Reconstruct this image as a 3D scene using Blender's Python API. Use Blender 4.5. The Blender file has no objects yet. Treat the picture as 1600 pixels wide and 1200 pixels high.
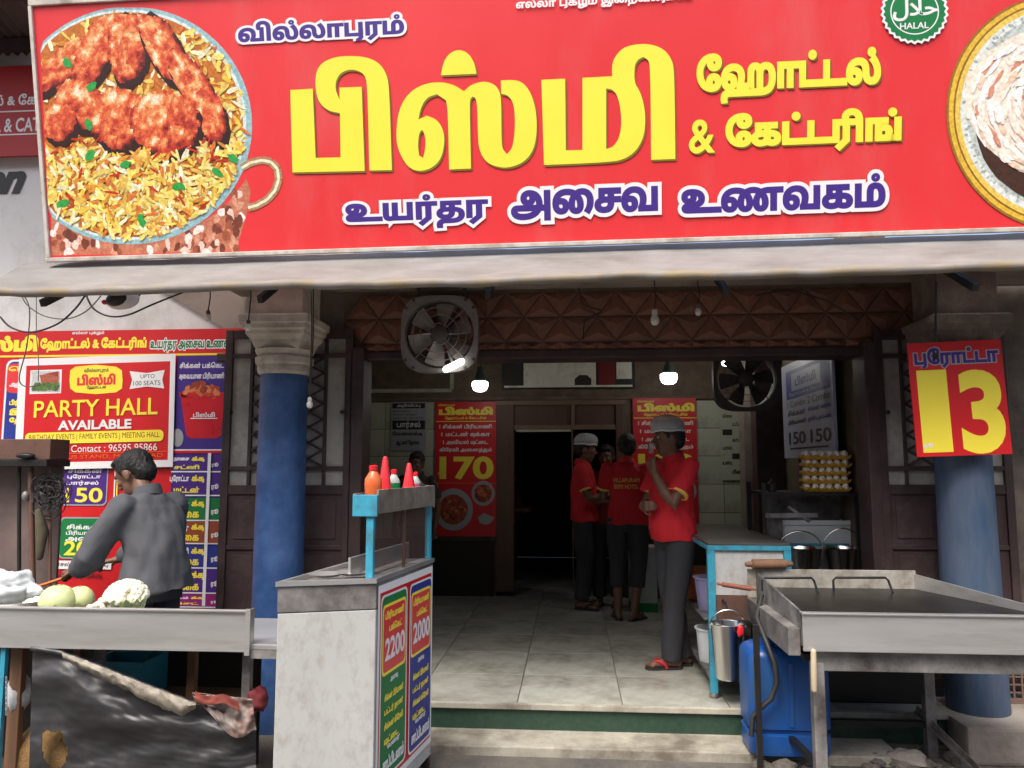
import bpy, bmesh, math, random
from mathutils import Vector, Matrix, noise, geometry
R = math.radians
V3 = Vector
random.seed(7)
sc = bpy.context.scene
COL = sc.collection

# ------------------------------------------------------------------ camera
F = 1210.0                      # focal length in photo pixels (1600 wide)
CAM = V3((0, 0, 1.6))
YAW, PITCH = R(4.4), R(6.0)     # looks a little left of the facade normal, a little up
fwd = V3((-math.sin(YAW) * math.cos(PITCH), math.cos(YAW) * math.cos(PITCH), math.sin(PITCH)))
rgt = V3((math.cos(YAW), math.sin(YAW), 0))
upv = rgt.cross(fwd)
cd = bpy.data.cameras.new('camera')
cam = bpy.data.objects.new('camera', cd)
COL.objects.link(cam)
cd.sensor_width = 36; cd.lens = 36 * F / 1600; cd.clip_end = 2000; cd.clip_start = .05
cam.matrix_world = Matrix(((rgt.x, upv.x, -fwd.x, CAM.x), (rgt.y, upv.y, -fwd.y, CAM.y), (rgt.z, upv.z, -fwd.z, CAM.z), (0, 0, 0, 1)))
sc.camera = cam
# ------------------------------------------------------------------ world, sun, exposure
w = bpy.data.worlds.new('World'); sc.world = w; w.use_nodes = True
nt = w.node_tree
sky = nt.nodes.new('ShaderNodeTexSky'); sky.sky_type = 'NISHITA'; sky.sun_disc = False
sky.sun_elevation = R(58); sky.sun_rotation = R(200); sky.air_density = 1.0; sky.dust_density = 6.0; sky.ozone_density = 1.0
bgn = nt.nodes['Background']; bgn.inputs[1].default_value = .15
nt.links.new(sky.outputs[0], bgn.inputs[0])
sl = bpy.data.lights.new('sun', 'SUN'); sl.energy = 1.3; sl.angle = R(25); sl.color = (1, .985, .96)
so = bpy.data.objects.new('sun', sl); COL.objects.link(so)
az, el = R(200), R(58)          # sun behind the camera, to the left
sdir = V3((math.sin(az) * math.cos(el), math.cos(az) * math.cos(el), math.sin(el)))
so.rotation_euler = (-sdir).to_track_quat('-Z', 'Y').to_euler()
sc.view_settings.view_transform = 'Standard'; sc.view_settings.look = 'None'
sc.view_settings.exposure = 1.02; sc.view_settings.gamma = 1
sc.render.engine = 'CYCLES'
sc.cycles.use_denoising = True
sc.cycles.max_bounces = 8; sc.cycles.diffuse_bounces = 5
sc.cycles.sample_clamp_indirect = 4

# ------------------------------------------------------------------ pixel helpers (photo pixels, 1600x1200)
def ray(px, py):
    return (fwd + rgt * ((px - 800) / F) + upv * ((600 - py) / F))
def at(px, py, Y):
    d = ray(px, py); return CAM + d * (Y / d.y)
def on_z(px, py, z):
    d = ray(px, py); return CAM + d * ((z - CAM.z) / d.z)
def on_x(px, py, X):
    d = ray(px, py); return CAM + d * (X / d.x)

# ------------------------------------------------------------------ materials
def s(r, g, b):
    f = lambda c: (c / 255 / 12.92) if c <= 10 else ((c / 255 + .055) / 1.055) ** 2.4
    return (f(r), f(g), f(b))
MATS = {}
def mat(name, col, rough=.6, metal=0.0, var=.12, scale=6.0, bump=.0, bscale=None, dirt=None, damt=.4, dscale=3.0,
        rand=0.0, emit=0.0, trans=0.0, alpha=1.0, stretch=(1, 1, 1), spec=.5, rvar=.1):
    if name in MATS: return MATS[name]
    m = bpy.data.materials.new(name); m.use_nodes = True
    t = m.node_tree; N = t.nodes; L = t.links
    p = N['Principled BSDF']
    tc = N.new('ShaderNodeTexCoord'); mp = N.new('ShaderNodeMapping'); mp.inputs['Scale'].default_value = stretch
    L.new(tc.outputs['Object'], mp.inputs[0])
    n = N.new('ShaderNodeTexNoise'); n.inputs['Scale'].default_value = scale; n.inputs['Detail'].default_value = 6; n.inputs['Roughness'].default_value = .65
    L.new(mp.outputs[0], n.inputs['Vector'])
    mr = N.new('ShaderNodeMapRange'); mr.inputs[1].default_value = .25; mr.inputs[2].default_value = .75
    mr.inputs[3].default_value = 1 - var; mr.inputs[4].default_value = 1 + var
    L.new(n.outputs[0], mr.inputs[0])
    val = mr.outputs[0]
    if rand:
        oi = N.new('ShaderNodeObjectInfo'); m2 = N.new('ShaderNodeMapRange'); m2.inputs[3].default_value = 1 - rand; m2.inputs[4].default_value = 1 + rand
        L.new(oi.outputs['Random'], m2.inputs[0]); mu = N.new('ShaderNodeMath'); mu.operation = 'MULTIPLY'
        L.new(val, mu.inputs[0]); L.new(m2.outputs[0], mu.inputs[1]); val = mu.outputs[0]
    vm = N.new('ShaderNodeVectorMath'); vm.operation = 'SCALE'; vm.inputs[0].default_value = col
    L.new(val, vm.inputs['Scale']); out = vm.outputs[0]
    if dirt:
        n2 = N.new('ShaderNodeTexNoise'); n2.inputs['Scale'].default_value = dscale; n2.inputs['Detail'].default_value = 9; n2.inputs['Roughness'].default_value = .7
        L.new(mp.outputs[0], n2.inputs['Vector'])
        cr = N.new('ShaderNodeValToRGB'); cr.color_ramp.elements[0].position = .62 - damt * .45; cr.color_ramp.elements[1].position = .78 - damt * .25
        cr.color_ramp.elements[0].color = (0, 0, 0, 1); cr.color_ramp.elements[1].color = (1, 1, 1, 1)
        L.new(n2.outputs[0], cr.inputs[0])
        mx = N.new('ShaderNodeMix'); mx.data_type = 'RGBA'; mx.inputs[7].default_value = (*dirt, 1)
        L.new(cr.outputs[0], mx.inputs[0]); L.new(out, mx.inputs[6]); out = mx.outputs[2]
    L.new(out, p.inputs['Base Color'])
    r2 = N.new('ShaderNodeMapRange'); r2.inputs[3].default_value = max(0, rough - rvar); r2.inputs[4].default_value = min(1, rough + rvar)
    L.new(n.outputs[0], r2.inputs[0]); L.new(r2.outputs[0], p.inputs['Roughness'])
    p.inputs['Metallic'].default_value = metal
    p.inputs['Specular IOR Level'].default_value = spec
    if trans: p.inputs['Transmission Weight'].default_value = trans
    if alpha < 1: p.inputs['Alpha'].default_value = alpha
    if emit:
        p.inputs['Emission Color'].default_value = (*col, 1); p.inputs['Emission Strength'].default_value = emit
    if bump:
        n3 = N.new('ShaderNodeTexNoise'); n3.inputs['Scale'].default_value = bscale or scale * 4; n3.inputs['Detail'].default_value = 5
        L.new(mp.outputs[0], n3.inputs['Vector'])
        b = N.new('ShaderNodeBump'); b.inputs['Strength'].default_value = bump; b.inputs['Distance'].default_value = .02
        L.new(n3.outputs[0], b.inputs['Height']); L.new(b.outputs[0], p.inputs['Normal'])
    MATS[name] = m
    return m
def vmat(name, rough=.45):
    """printed picture: colours come from a face colour attribute"""
    if name in MATS: return MATS[name]
    m = bpy.data.materials.new(name); m.use_nodes = True
    t = m.node_tree; p = t.nodes['Principled BSDF']; a = t.nodes.new('ShaderNodeVertexColor'); a.layer_name = 'ink'
    tc = t.nodes.new('ShaderNodeTexCoord'); n = t.nodes.new('ShaderNodeTexNoise'); n.inputs['Scale'].default_value = 55; n.inputs['Detail'].default_value = 6
    mr = t.nodes.new('ShaderNodeMapRange'); mr.inputs[1].default_value = .3; mr.inputs[2].default_value = .7; mr.inputs[3].default_value = .72; mr.inputs[4].default_value = 1.22
    vm = t.nodes.new('ShaderNodeVectorMath'); vm.operation = 'SCALE'
    t.links.new(tc.outputs['Object'], n.inputs['Vector']); t.links.new(n.outputs[0], mr.inputs[0]); t.links.new(a.outputs[0], vm.inputs[0]); t.links.new(mr.outputs[0], vm.inputs['Scale'])
    t.links.new(vm.outputs[0], p.inputs['Base Color']); p.inputs['Roughness'].default_value = rough
    MATS[name] = m; return m

M_ASPH = mat('asphalt', (.075, .072, .066), .9, var=.35, scale=14, bump=.5, bscale=60, dirt=(.16, .14, .115), damt=.45, dscale=1.2)
M_CONC = mat('concrete', (.33, .29, .25), .9, var=.25, scale=5, bump=.35, dirt=(.12, .1, .085), damt=.4, dscale=2.5)
M_TILE = mat('floor_marble', (.42, .43, .375), .2, var=.14, scale=3, rand=.10, dirt=(.23, .225, .19), damt=.42, dscale=2.2, bump=.03)
M_GROUT = mat('grout', (.16, .15, .13), .9)
M_GREEN = mat('green_granite', (.022, .055, .035), .35, var=.4, scale=40)
M_STEPW = mat('white_step', (.42, .40, .33), .6, var=.2, scale=5, dirt=(.15, .13, .1), damt=.5, dscale=3)
M_WALLW = mat('white_wall', (.74, .74, .72), .85, var=.06, scale=1.5, bump=.1, dirt=(.42, .41, .38), damt=.25, dscale=1.0)
M_WALLD = mat('stained_wall', (.22, .18, .145), .9, var=.25, scale=3, bump=.2, dirt=(.07, .055, .045), damt=.5, dscale=2)
M_INNER = mat('inner_wall', (.16, .115, .075), .7, var=.3, scale=9, bump=.1, dirt=(.085, .06, .04), damt=.4, dscale=5)
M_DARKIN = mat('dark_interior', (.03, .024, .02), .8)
M_CEIL = mat('ceiling', (.30, .25, .21), .85, var=.15, scale=2, dirt=(.12, .09, .07), damt=.4, dscale=1.5)
M_TRI = mat('relief_tile', (.24, .098, .060), .55, var=.22, scale=9, rand=.16, bump=.15, dirt=(.07, .035, .025), damt=.42, dscale=5)
M_WTILE = mat('wall_tile', (.50, .52, .41), .22, var=.08, scale=5, rand=.05, dirt=(.26, .25, .18), damt=.25, dscale=2)
M_BLUE = mat('blue_paint', (.012, .050, .155), .5, var=.25, scale=4, bump=.15, dirt=(.055, .11, .26), damt=.45, dscale=2.0)
M_BLUE2 = mat('faded_blue_paint', (.034, .072, .130), .55, var=.3, scale=4, bump=.15, dirt=(.085, .105, .155), damt=.5, dscale=2.4, stretch=(2.5, 2.5, .5))
M_CAP = mat('capital_plaster', (.56, .50, .42), .8, var=.2, scale=5, bump=.2, dirt=(.26, .21, .17), damt=.42, dscale=4)
M_BROWN = mat('brown_gate_paint', (.040, .022, .021), .55, var=.25, scale=6, bump=.08, dirt=(.075, .05, .045), damt=.35, dscale=4)
M_BROWNP = mat('brown_gate_panel', (.050, .028, .028), .6, var=.2, scale=4, dirt=(.09, .065, .06), damt=.3, dscale=5)
M_FROST = mat('frosted_pane', (.38, .37, .33), .5, var=.12, scale=3, dirt=(.2, .18, .15), damt=.35, dscale=4)
M_RED = mat('banner_red', s(226, 56, 60), .36, var=.05, scale=1.2, bump=.10, bscale=2.2, spec=.6, dirt=s(222, 84, 84), damt=.3, dscale=1.6, stretch=(1.2, 1, .35))
M_RED2 = mat('poster_red', s(205, 24, 30), .45, var=.06, scale=3)
M_REDD = mat('poster_deep_red', s(170, 14, 22), .45, var=.08, scale=3)
M_YEL = mat('print_yellow', s(250, 230, 70), .45, var=.03, scale=4)
M_YELD = mat('print_olive_shadow', s(120, 104, 20), .5)
M_WHT = mat('print_white', (.82, .82, .82), .5, var=.04, scale=4)
M_PUR = mat('print_purple', s(64, 38, 132), .5, var=.06)
M_PUR2 = mat('print_violet', s(72, 34, 128), .5, var=.08)
M_MAG = mat('print_magenta', s(150, 30, 120), .5)
M_NAVY = mat('print_navy', s(34, 50, 140), .5)
M_GRN = mat('print_green', s(8, 120, 62), .5)
M_BRN = mat('print_brown', s(150, 72, 42), .5)
M_BLK = mat('print_black', (.02, .02, .02), .5)
M_GRY = mat('print_grey', (.35, .36, .38), .5)
M_ORG = mat('print_orange', s(240, 110, 20), .5)
M_DRED = mat('print_dark_red', s(110, 10, 16), .5)
M_PFRAME = mat('banner_edge', (.62, .58, .52), .7, var=.15, scale=4, dirt=(.3, .26, .2), damt=.4, dscale=5)
M_AWN = mat('awning_sheet', (.235, .23, .225), .62, var=.22, scale=2.5, bump=.15, bscale=5, dirt=(.15, .14, .13), damt=.5, dscale=2.2, stretch=(.7, 1.6, 1.6))
M_HEM = mat('awning_hem', (.22, .20, .185), .7, var=.3, scale=3, dirt=(.26, .19, .07), damt=.38, dscale=2.6, bump=.2)
M_STEEL = mat('stainless', (.60, .60, .59), .34, .7, var=.14, scale=3, bump=.06, bscale=2.5, dirt=(.46, .445, .42), damt=.3, dscale=5, stretch=(.25, 1, 2.5), rvar=.16)
M_STEELD = mat('dirty_steel', (.30, .29, .28), .5, .35, var=.25, scale=5, bump=.06, dirt=(.07, .06, .055), damt=.55, dscale=4)
M_CHROME = mat('polished_steel', (.66, .66, .65), .2, 1.0, var=.1, scale=5, rvar=.08)
M_SHEET = mat('painted_cart_sheet', (.53, .54, .52), .45, .15, var=.08, scale=2, bump=.06, bscale=5, dirt=(.41, .395, .37), damt=.34, dscale=17, stretch=(1.2, 1.2, .7))
M_IRON = mat('black_iron', (.02, .019, .018), .5, .4, var=.3, scale=8, bump=.15)
M_TAWA = mat('griddle_plate', (.009, .008, .008), .38, 0, spec=.22, var=.35, scale=3, bump=.05, dirt=(.03, .025, .021), damt=.4, dscale=2)
M_CYAN = mat('cyan_paint', (.035, .30, .43), .5, var=.15, scale=6, dirt=(.05, .13, .17), damt=.35, dscale=9)
M_WOOD = mat('worn_wood', (.19, .10, .055), .7, var=.3, scale=4, bump=.2, stretch=(1, 1, .2))
M_BOARD = mat('worn_board', (.21, .185, .15), .75, var=.25, scale=5, bump=.1, dirt=(.09, .06, .04), damt=.45, dscale=6)
M_CREAM = mat('cream_stick', (.50, .42, .28), .6)
M_WIRE = mat('black_wire', (.02, .02, .02), .6)
M_WIREG = mat('grey_wire', (.09, .085, .08), .6)
M_BULB = mat('unlit_bulb', (.72, .70, .64), .3)
M_LIT = mat('lit_bulb', (1, .98, .93), .4, var=0, emit=9)
M_LITT = mat('lit_tube', (1, .98, .95), .4, var=0, emit=4)
M_CAPM = mat('lamp_cap', (.05, .09, .07), .5)
M_TARP = mat('black_tarp', (.030, .030, .033), .42, var=.2, scale=3, bump=.12, bscale=14, dirt=(.055, .052, .048), damt=.22, dscale=6)
M_TARPI = mat('tarp_pale_lining', (.30, .27, .21), .6, var=.3, scale=10, dirt=(.12, .10, .08), damt=.5, dscale=9)
M_FANW = mat('fan_plastic', (.19, .18, .17), .55, var=.12, scale=7, dirt=(.13, .115, .1), damt=.4, dscale=8)
M_FANB = mat('fan_blade', (.21, .185, .165), .5, var=.2, scale=8)
M_FAND = mat('dark_fan', (.055, .045, .04), .6, var=.2)
M_EGG = mat('egg_shell', (.80, .76, .70), .5, rand=.05)
M_TRAY = mat('egg_tray', (.55, .31, .035), .7, var=.15, scale=10, rand=.08)
M_PBLUE = mat('blue_plastic', (.008, .075, .30), .36, var=.12, scale=3, dirt=(.03, .09, .22), damt=.35, dscale=4)
M_PWHITE = mat('white_plastic', (.58, .62, .64), .4, var=.06, scale=4, dirt=(.4, .42, .42), damt=.3)
M_PVIOL = mat('violet_plastic', (.26, .24, .42), .4)
M_PORG = mat('orange_plastic', (.55, .13, .02), .4)
M_KETCH = mat('red_plastic', (.62, .02, .03), .3)
M_SAUCE = mat('orange_sauce', (.62, .13, .035), .25, var=.1)
M_BOTL = mat('clear_bottle', (.62, .66, .62), .15, trans=.35)
M_GLASS = mat('glass', (.85, .9, .88), .06, var=0, trans=.92, rvar=.03)
M_PANE = mat('thin_pane', (.16, .11, .09), .08, var=.1, alpha=.35, rvar=.03)
M_CABB = mat('cabbage', (.56, .62, .30), .5, var=.16, scale=9, bump=.3, bscale=14)
M_CAUL = mat('cauliflower', (.84, .80, .62), .7, var=.08, scale=20, bump=.5, bscale=60)
M_LEAF = mat('cauliflower_leaf', (.48, .58, .30), .5)
M_BAG = mat('plastic_bag', (.66, .70, .70), .22, var=.12, scale=7, bump=.2)
M_RUST = mat('rusty_brown', (.145, .068, .046), .7, var=.3, scale=5, bump=.15, dirt=(.06, .035, .028), damt=.45, dscale=5)
M_MAUVE = mat('mauve_sheet', (.16, .115, .105), .7, var=.2, scale=4, dirt=(.08, .06, .05), damt=.4)
M_STONE = mat('rubble', (.12, .105, .09), .9, var=.35, scale=12, bump=.4)
M_CHAR = mat('charcoal', (.018, .017, .016), .9, var=.3, bump=.3)
M_SKIN = mat('skin', (.17, .085, .052), .5, var=.1, scale=12, bump=.04, bscale=80)
M_HAIR = mat('hair', (.008, .007, .007), .55, bump=.5, bscale=120, stretch=(1, 1, .3))
M_SHIRT = mat('red_shirt', (.60, .012, .022), .8, var=.1, scale=8, bump=.3, bscale=10)
M_SHIRTY = mat('yellow_trim', (.72, .50, .10), .8)
M_GSHIRT = mat('grey_shirt', (.072, .076, .086), .85, var=.15, scale=7, bump=.4, bscale=9)
M_TROU = mat('charcoal_trousers', (.036, .037, .043), .85, var=.15, scale=9, bump=.15, bscale=20)
M_NET = mat('hair_net', (.70, .72, .74), .7, var=.25, scale=60, alpha=.36)
M_SOLE = mat('sandal_sole', (.03, .025, .025), .7)
M_STRAP = mat('sandal_strap', (.55, .02, .04), .5)
M_WHITEEYE = mat('eye', (.5, .48, .45), .3)
M_FOOD = vmat('printed_food')

# ------------------------------------------------------------------ object helpers
MW = {}
def props(o, label=None, cat=None, group=None, kind=None):
    if label: o['label'] = label
    if cat: o['category'] = cat
    if group: o['group'] = group
    if kind: o['kind'] = kind
    return o
def thing(name, label, cat, loc=(0, 0, 0), rz=0, group=None):
    o = bpy.data.objects.new(name, None); COL.objects.link(o); o.empty_display_size = .1
    o.location = loc; o.rotation_euler = (0, 0, rz)
    MW[o] = Matrix.Translation(loc) @ Matrix.Rotation(rz, 4, 'Z')
    return props(o, label, cat, group)
def link(name, me, m, parent=None):
    o = bpy.data.objects.new(name, me); COL.objects.link(o)
    if m is not None and not me.materials: me.materials.append(m)
    if parent is not None: o.parent = parent
    MW[o] = MW.get(parent, Matrix())
    return o
def smooth_by_angle(me, ang=35):
    me.polygons.foreach_set('use_smooth', [True] * len(me.polygons))
    try: me.set_sharp_from_angle(angle=R(ang))
    except Exception: pass

class MB:
    def __init__(self): self.v = []; self.f = []
    def add(self, vs, fs):
        k = len(self.v); self.v += [V3(p) for p in vs]; self.f += [tuple(i + k for i in f) for f in fs]; return self
    def quad(self, a, b, c, d): return self.add([a, b, c, d], [(0, 1, 2, 3)])
    def box(self, lo, hi, M=None):
        x0, y0, z0 = lo; x1, y1, z1 = hi
        vs = [V3(p) for p in ((x0, y0, z0), (x1, y0, z0), (x1, y1, z0), (x0, y1, z0), (x0, y0, z1), (x1, y0, z1), (x1, y1, z1), (x0, y1, z1))]
        if M: vs = [M @ p for p in vs]
        return self.add(vs, [(0, 3, 2, 1), (4, 5, 6, 7), (0, 1, 5, 4), (1, 2, 6, 5), (2, 3, 7, 6), (3, 0, 4, 7)])
    def hexa(self, vs):     # 8 corners: bottom 4 then top 4
        return self.add(vs, [(0, 3, 2, 1), (4, 5, 6, 7), (0, 1, 5, 4), (1, 2, 6, 5), (2, 3, 7, 6), (3, 0, 4, 7)])
    def bar(self, a, b, wx, wy, up=(0, 0, 1)):
        a = V3(a); b = V3(b); d = (b - a).normalized(); u = V3(up)
        if abs(d.dot(u)) > .95: u = V3((0, 1, 0))
        x = d.cross(u).normalized(); y = x.cross(d)
        q = lambda p: [p - x * wx / 2 - y * wy / 2, p + x * wx / 2 - y * wy / 2, p + x * wx / 2 + y * wy / 2, p - x * wx / 2 + y * wy / 2]
        return self.hexa(q(a) + q(b))
    def tube(self, pts, rad, n=8, caps=True, flat=1.0, round_ends=False):
        pts = [V3(p) for p in pts]
        rad = list(rad) if hasattr(rad, '__len__') else [rad] * len(pts)
        if round_ends:
            d0 = (pts[0] - pts[1]).normalized(); d1 = (pts[-1] - pts[-2]).normalized()
            r0, r1 = rad[0], rad[-1]
            P0 = [pts[0] + d0 * r0 * k for k in (.97, .75, .4)]; R0 = [r0 * k for k in (.25, .66, .92)]
            P1 = [pts[-1] + d1 * r1 * k for k in (.4, .75, .97)]; R1 = [r1 * k for k in (.92, .66, .25)]
            pts = P0 + pts + P1; rad = R0 + rad + R1
        k = len(self.v); prev = None
        for i, p in enumerate(pts):
            d = (pts[min(i + 1, len(pts) - 1)] - pts[max(i - 1, 0)]).normalized()
            if prev is None:
                u = V3((0, 0, 1)) if abs(d.z) < .9 else V3((1, 0, 0))
                x = d.cross(u).normalized()
            else:
                x = (prev - d * prev.dot(d)).normalized()
            prev = x; y = d.cross(x)
            for j in range(n):
                a = 2 * math.pi * j / n
                self.v.append(p + (x * math.cos(a) + y * math.sin(a) * flat) * rad[i])
        m = len(pts)
        for i in range(m - 1):
            for j in range(n):
                self.f.append((k + i * n + j, k + i * n + (j + 1) % n, k + (i + 1) * n + (j + 1) % n, k + (i + 1) * n + j))
        if caps:
            self.f.append(tuple(k + j for j in reversed(range(n)))); self.f.append(tuple(k + (m - 1) * n + j for j in range(n)))
        return self
    def lathe(self, c, prof, n=20, cap=True):   # prof: (r, z)
        c = V3(c); k = len(self.v)
        for r, z in prof:
            for j in range(n):
                a = 2 * math.pi * j / n; self.v.append(c + V3((r * math.cos(a), r * math.sin(a), z)))
        for i in range(len(prof) - 1):
            for j in range(n):
                self.f.append((k + i * n + j, k + i * n + (j + 1) % n, k + (i + 1) * n + (j + 1) % n, k + (i + 1) * n + j))
        if cap:
            self.f.append(tuple(k + j for j in reversed(range(n)))); self.f.append(tuple(k + (len(prof) - 1) * n + j for j in range(n)))
        return self
    def ell(self, c, r, n=16, m=10, M=None):
        c = V3(c); k = len(self.v)
        for i in range(1, m):
            t = math.pi * i / m
            for j in range(n):
                a = 2 * math.pi * j / n
                p = V3((r[0] * math.sin(t) * math.cos(a), r[1] * math.sin(t) * math.sin(a), r[2] * math.cos(t)))
                self.v.append(c + (M @ p if M else p))
        for s_ in (1, -1):
            p = V3((0, 0, r[2] * s_)); self.v.append(c + (M @ p if M else p))
        t_, b_ = len(self.v) - 2, len(self.v) - 1
        for i in range(m - 2):
            for j in range(n):
                self.f.append((k + i * n + j, k + (i + 1) * n + j, k + (i + 1) * n + (j + 1) % n, k + i * n + (j + 1) % n))
        for j in range(n):
            self.f.append((t_, k + j, k + (j + 1) % n)); self.f.append((b_, k + (m - 2) * n + (j + 1) % n, k + (m - 2) * n + j))
        return self
    def loft(self, rings, cap=True):
        k = len(self.v); n = len(rings[0])
        for r in rings: self.v += [V3(p) for p in r]
        for i in range(len(rings) - 1):
            for j in range(n):
                self.f.append((k + i * n + j, k + i * n + (j + 1) % n, k + (i + 1) * n + (j + 1) % n, k + (i + 1) * n + j))
        if cap:
            self.f.append(tuple(k + j for j in reversed(range(n)))); self.f.append(tuple(k + (len(rings) - 1) * n + j for j in range(n)))
        return self
    def grid(self, nu, nv, fn, skip=None):
        k = len(self.v)
        for i in range(nu + 1):
            for j in range(nv + 1): self.v.append(V3(fn(i / nu, j / nv)))
        for i in range(nu):
            for j in range(nv):
                if skip and skip((i + .5) / nu, (j + .5) / nv): continue
                a = k + i * (nv + 1) + j; self.f.append((a, a + nv + 1, a + nv + 2, a + 1))
        return self
    def mesh(self, name, inv=None, bevel=0, smooth=None, solid=0):
        me = bpy.data.meshes.new(name)
        vs = [inv @ p for p in self.v] if inv else self.v
        me.from_pydata([tuple(p) for p in vs], [], self.f)
        bm = bmesh.new(); bm.from_mesh(me)
        if solid:
            bmesh.ops.recalc_face_normals(bm, faces=bm.faces)
            bmesh.ops.solidify(bm, geom=bm.faces[:], thickness=solid)
        if bevel:
            es = [e for e in bm.edges if len(e.link_faces) == 2 and e.calc_face_angle(0) > .5]
            try: bmesh.ops.bevel(bm, geom=es, offset=bevel, segments=2, affect='EDGES', profile=.6, clamp_overlap=True)
            except Exception: pass
        bmesh.ops.recalc_face_normals(bm, faces=bm.faces)
        bm.to_mesh(me); bm.free()
        if smooth: smooth_by_angle(me, smooth)
        return me
    def build(self, name, m, parent=None, bevel=0, smooth=None, solid=0):
        """verts are world coordinates; a top-level single mesh gets its origin at its base centre"""
        if parent is not None:
            return link(name, self.mesh(name, MW[parent].inverted(), bevel, smooth, solid), m, parent)
        lo = [min(p[i] for p in self.v) for i in range(3)]; hi = [max(p[i] for p in self.v) for i in range(3)]
        loc = V3(((lo[0] + hi[0]) / 2, (lo[1] + hi[1]) / 2, lo[2]))
        o = link(name, self.mesh(name, Matrix.Translation(-loc), bevel, smooth, solid), m)
        o.location = loc; MW[o] = Matrix.Translation(loc)
        return o
def solo(mb, name, m, label, cat, group=None, **k):
    return props(mb.build(name, m, **k), label, cat, group)
def struct(mb, name, m, **k):
    return props(mb.build(name, m, **k), kind='structure')

# ------------------------------------------------------------------ text
PRE = 'ெேை'
def tamil(t):
    """logical to visual order (no shaping engine in text objects)"""
    t = t.replace('\u0bca', '\u0bc6\u0bbe').replace('\u0bcb', '\u0bc7\u0bbe').replace('\u0bcc', '\u0bc6\u0bd7')
    out = []
    for ch in t:
        if ch in PRE and out: out.insert(len(out) - 1, ch)
        else: out.append(ch)
    return ''.join(out)
def raw_text(t, r, fill, off=0.0):
    c = bpy.data.curves.new('tmp', 'FONT'); c.body = t; c.size = 1; c.resolution_u = 2 if not fill else 5
    c.bevel_depth = r; c.bevel_resolution = 0; c.offset = off
    c.fill_mode = 'BOTH' if fill else 'NONE'
    o = bpy.data.objects.new('tmp', c)
    me = bpy.data.meshes.new_from_object(o)
    bpy.data.objects.remove(o); bpy.data.curves.remove(c)
    vs = [v.co.copy() for v in me.vertices]; fs = [tuple(p.vertices) for p in me.polygons]
    bpy.data.meshes.remove(me)
    return vs, fs
def text_geo(t, r=.045):
    isT = any('஀' <= ch <= '௿' for ch in t)
    t = tamil(t)
    bars = []
    while 'ு' in t:
        i = t.index('ு'); pv, _ = raw_text(t[:i], .001, True)
        bars.append(max(p.x for p in pv)); t = t[:i] + t[i + 1:]
    off = 0.0
    if isT and r < .045: off = -(.045 - r); r = .045
    vs, fs = raw_text(t, max(r, .0005), not isT, off)
    z1 = max(abs(p.z) for p in vs) or 1
    vs = [V3((p.x, p.y, p.z / z1)) for p in vs]
    h = .045 + max(r + off, .005)
    for x in bars:
        k = len(vs); x -= .04
        pts = [(x - h, .3), (x + h, .3), (x + h, -.12), (x + h - .06, -.22), (x - h - .1, -.27), (x - h - .1, -.17), (x - h, -.1)]
        vs += [V3((a, b, .55)) for a, b in pts]; fs.append(tuple(range(k, k + len(pts))))
    return vs, fs
def smooth_poly(pts, it=2, ang=42):
    P = [V3((a, b, 0)) for a, b in pts]
    for _ in range(it):
        n = len(P); Q = []
        for i in range(n):
            a, b, c = P[i - 1], P[i], P[(i + 1) % n]
            d1 = (b - a); d2 = (c - b)
            if d1.length < 1e-9 or d2.length < 1e-9: continue
            if d1.angle(d2) > R(ang): Q.append(b)
            else: Q += [b.lerp(a, .25), b.lerp(c, .25)]
        P = Q
    return [(p.x, p.y) for p in P]

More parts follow.
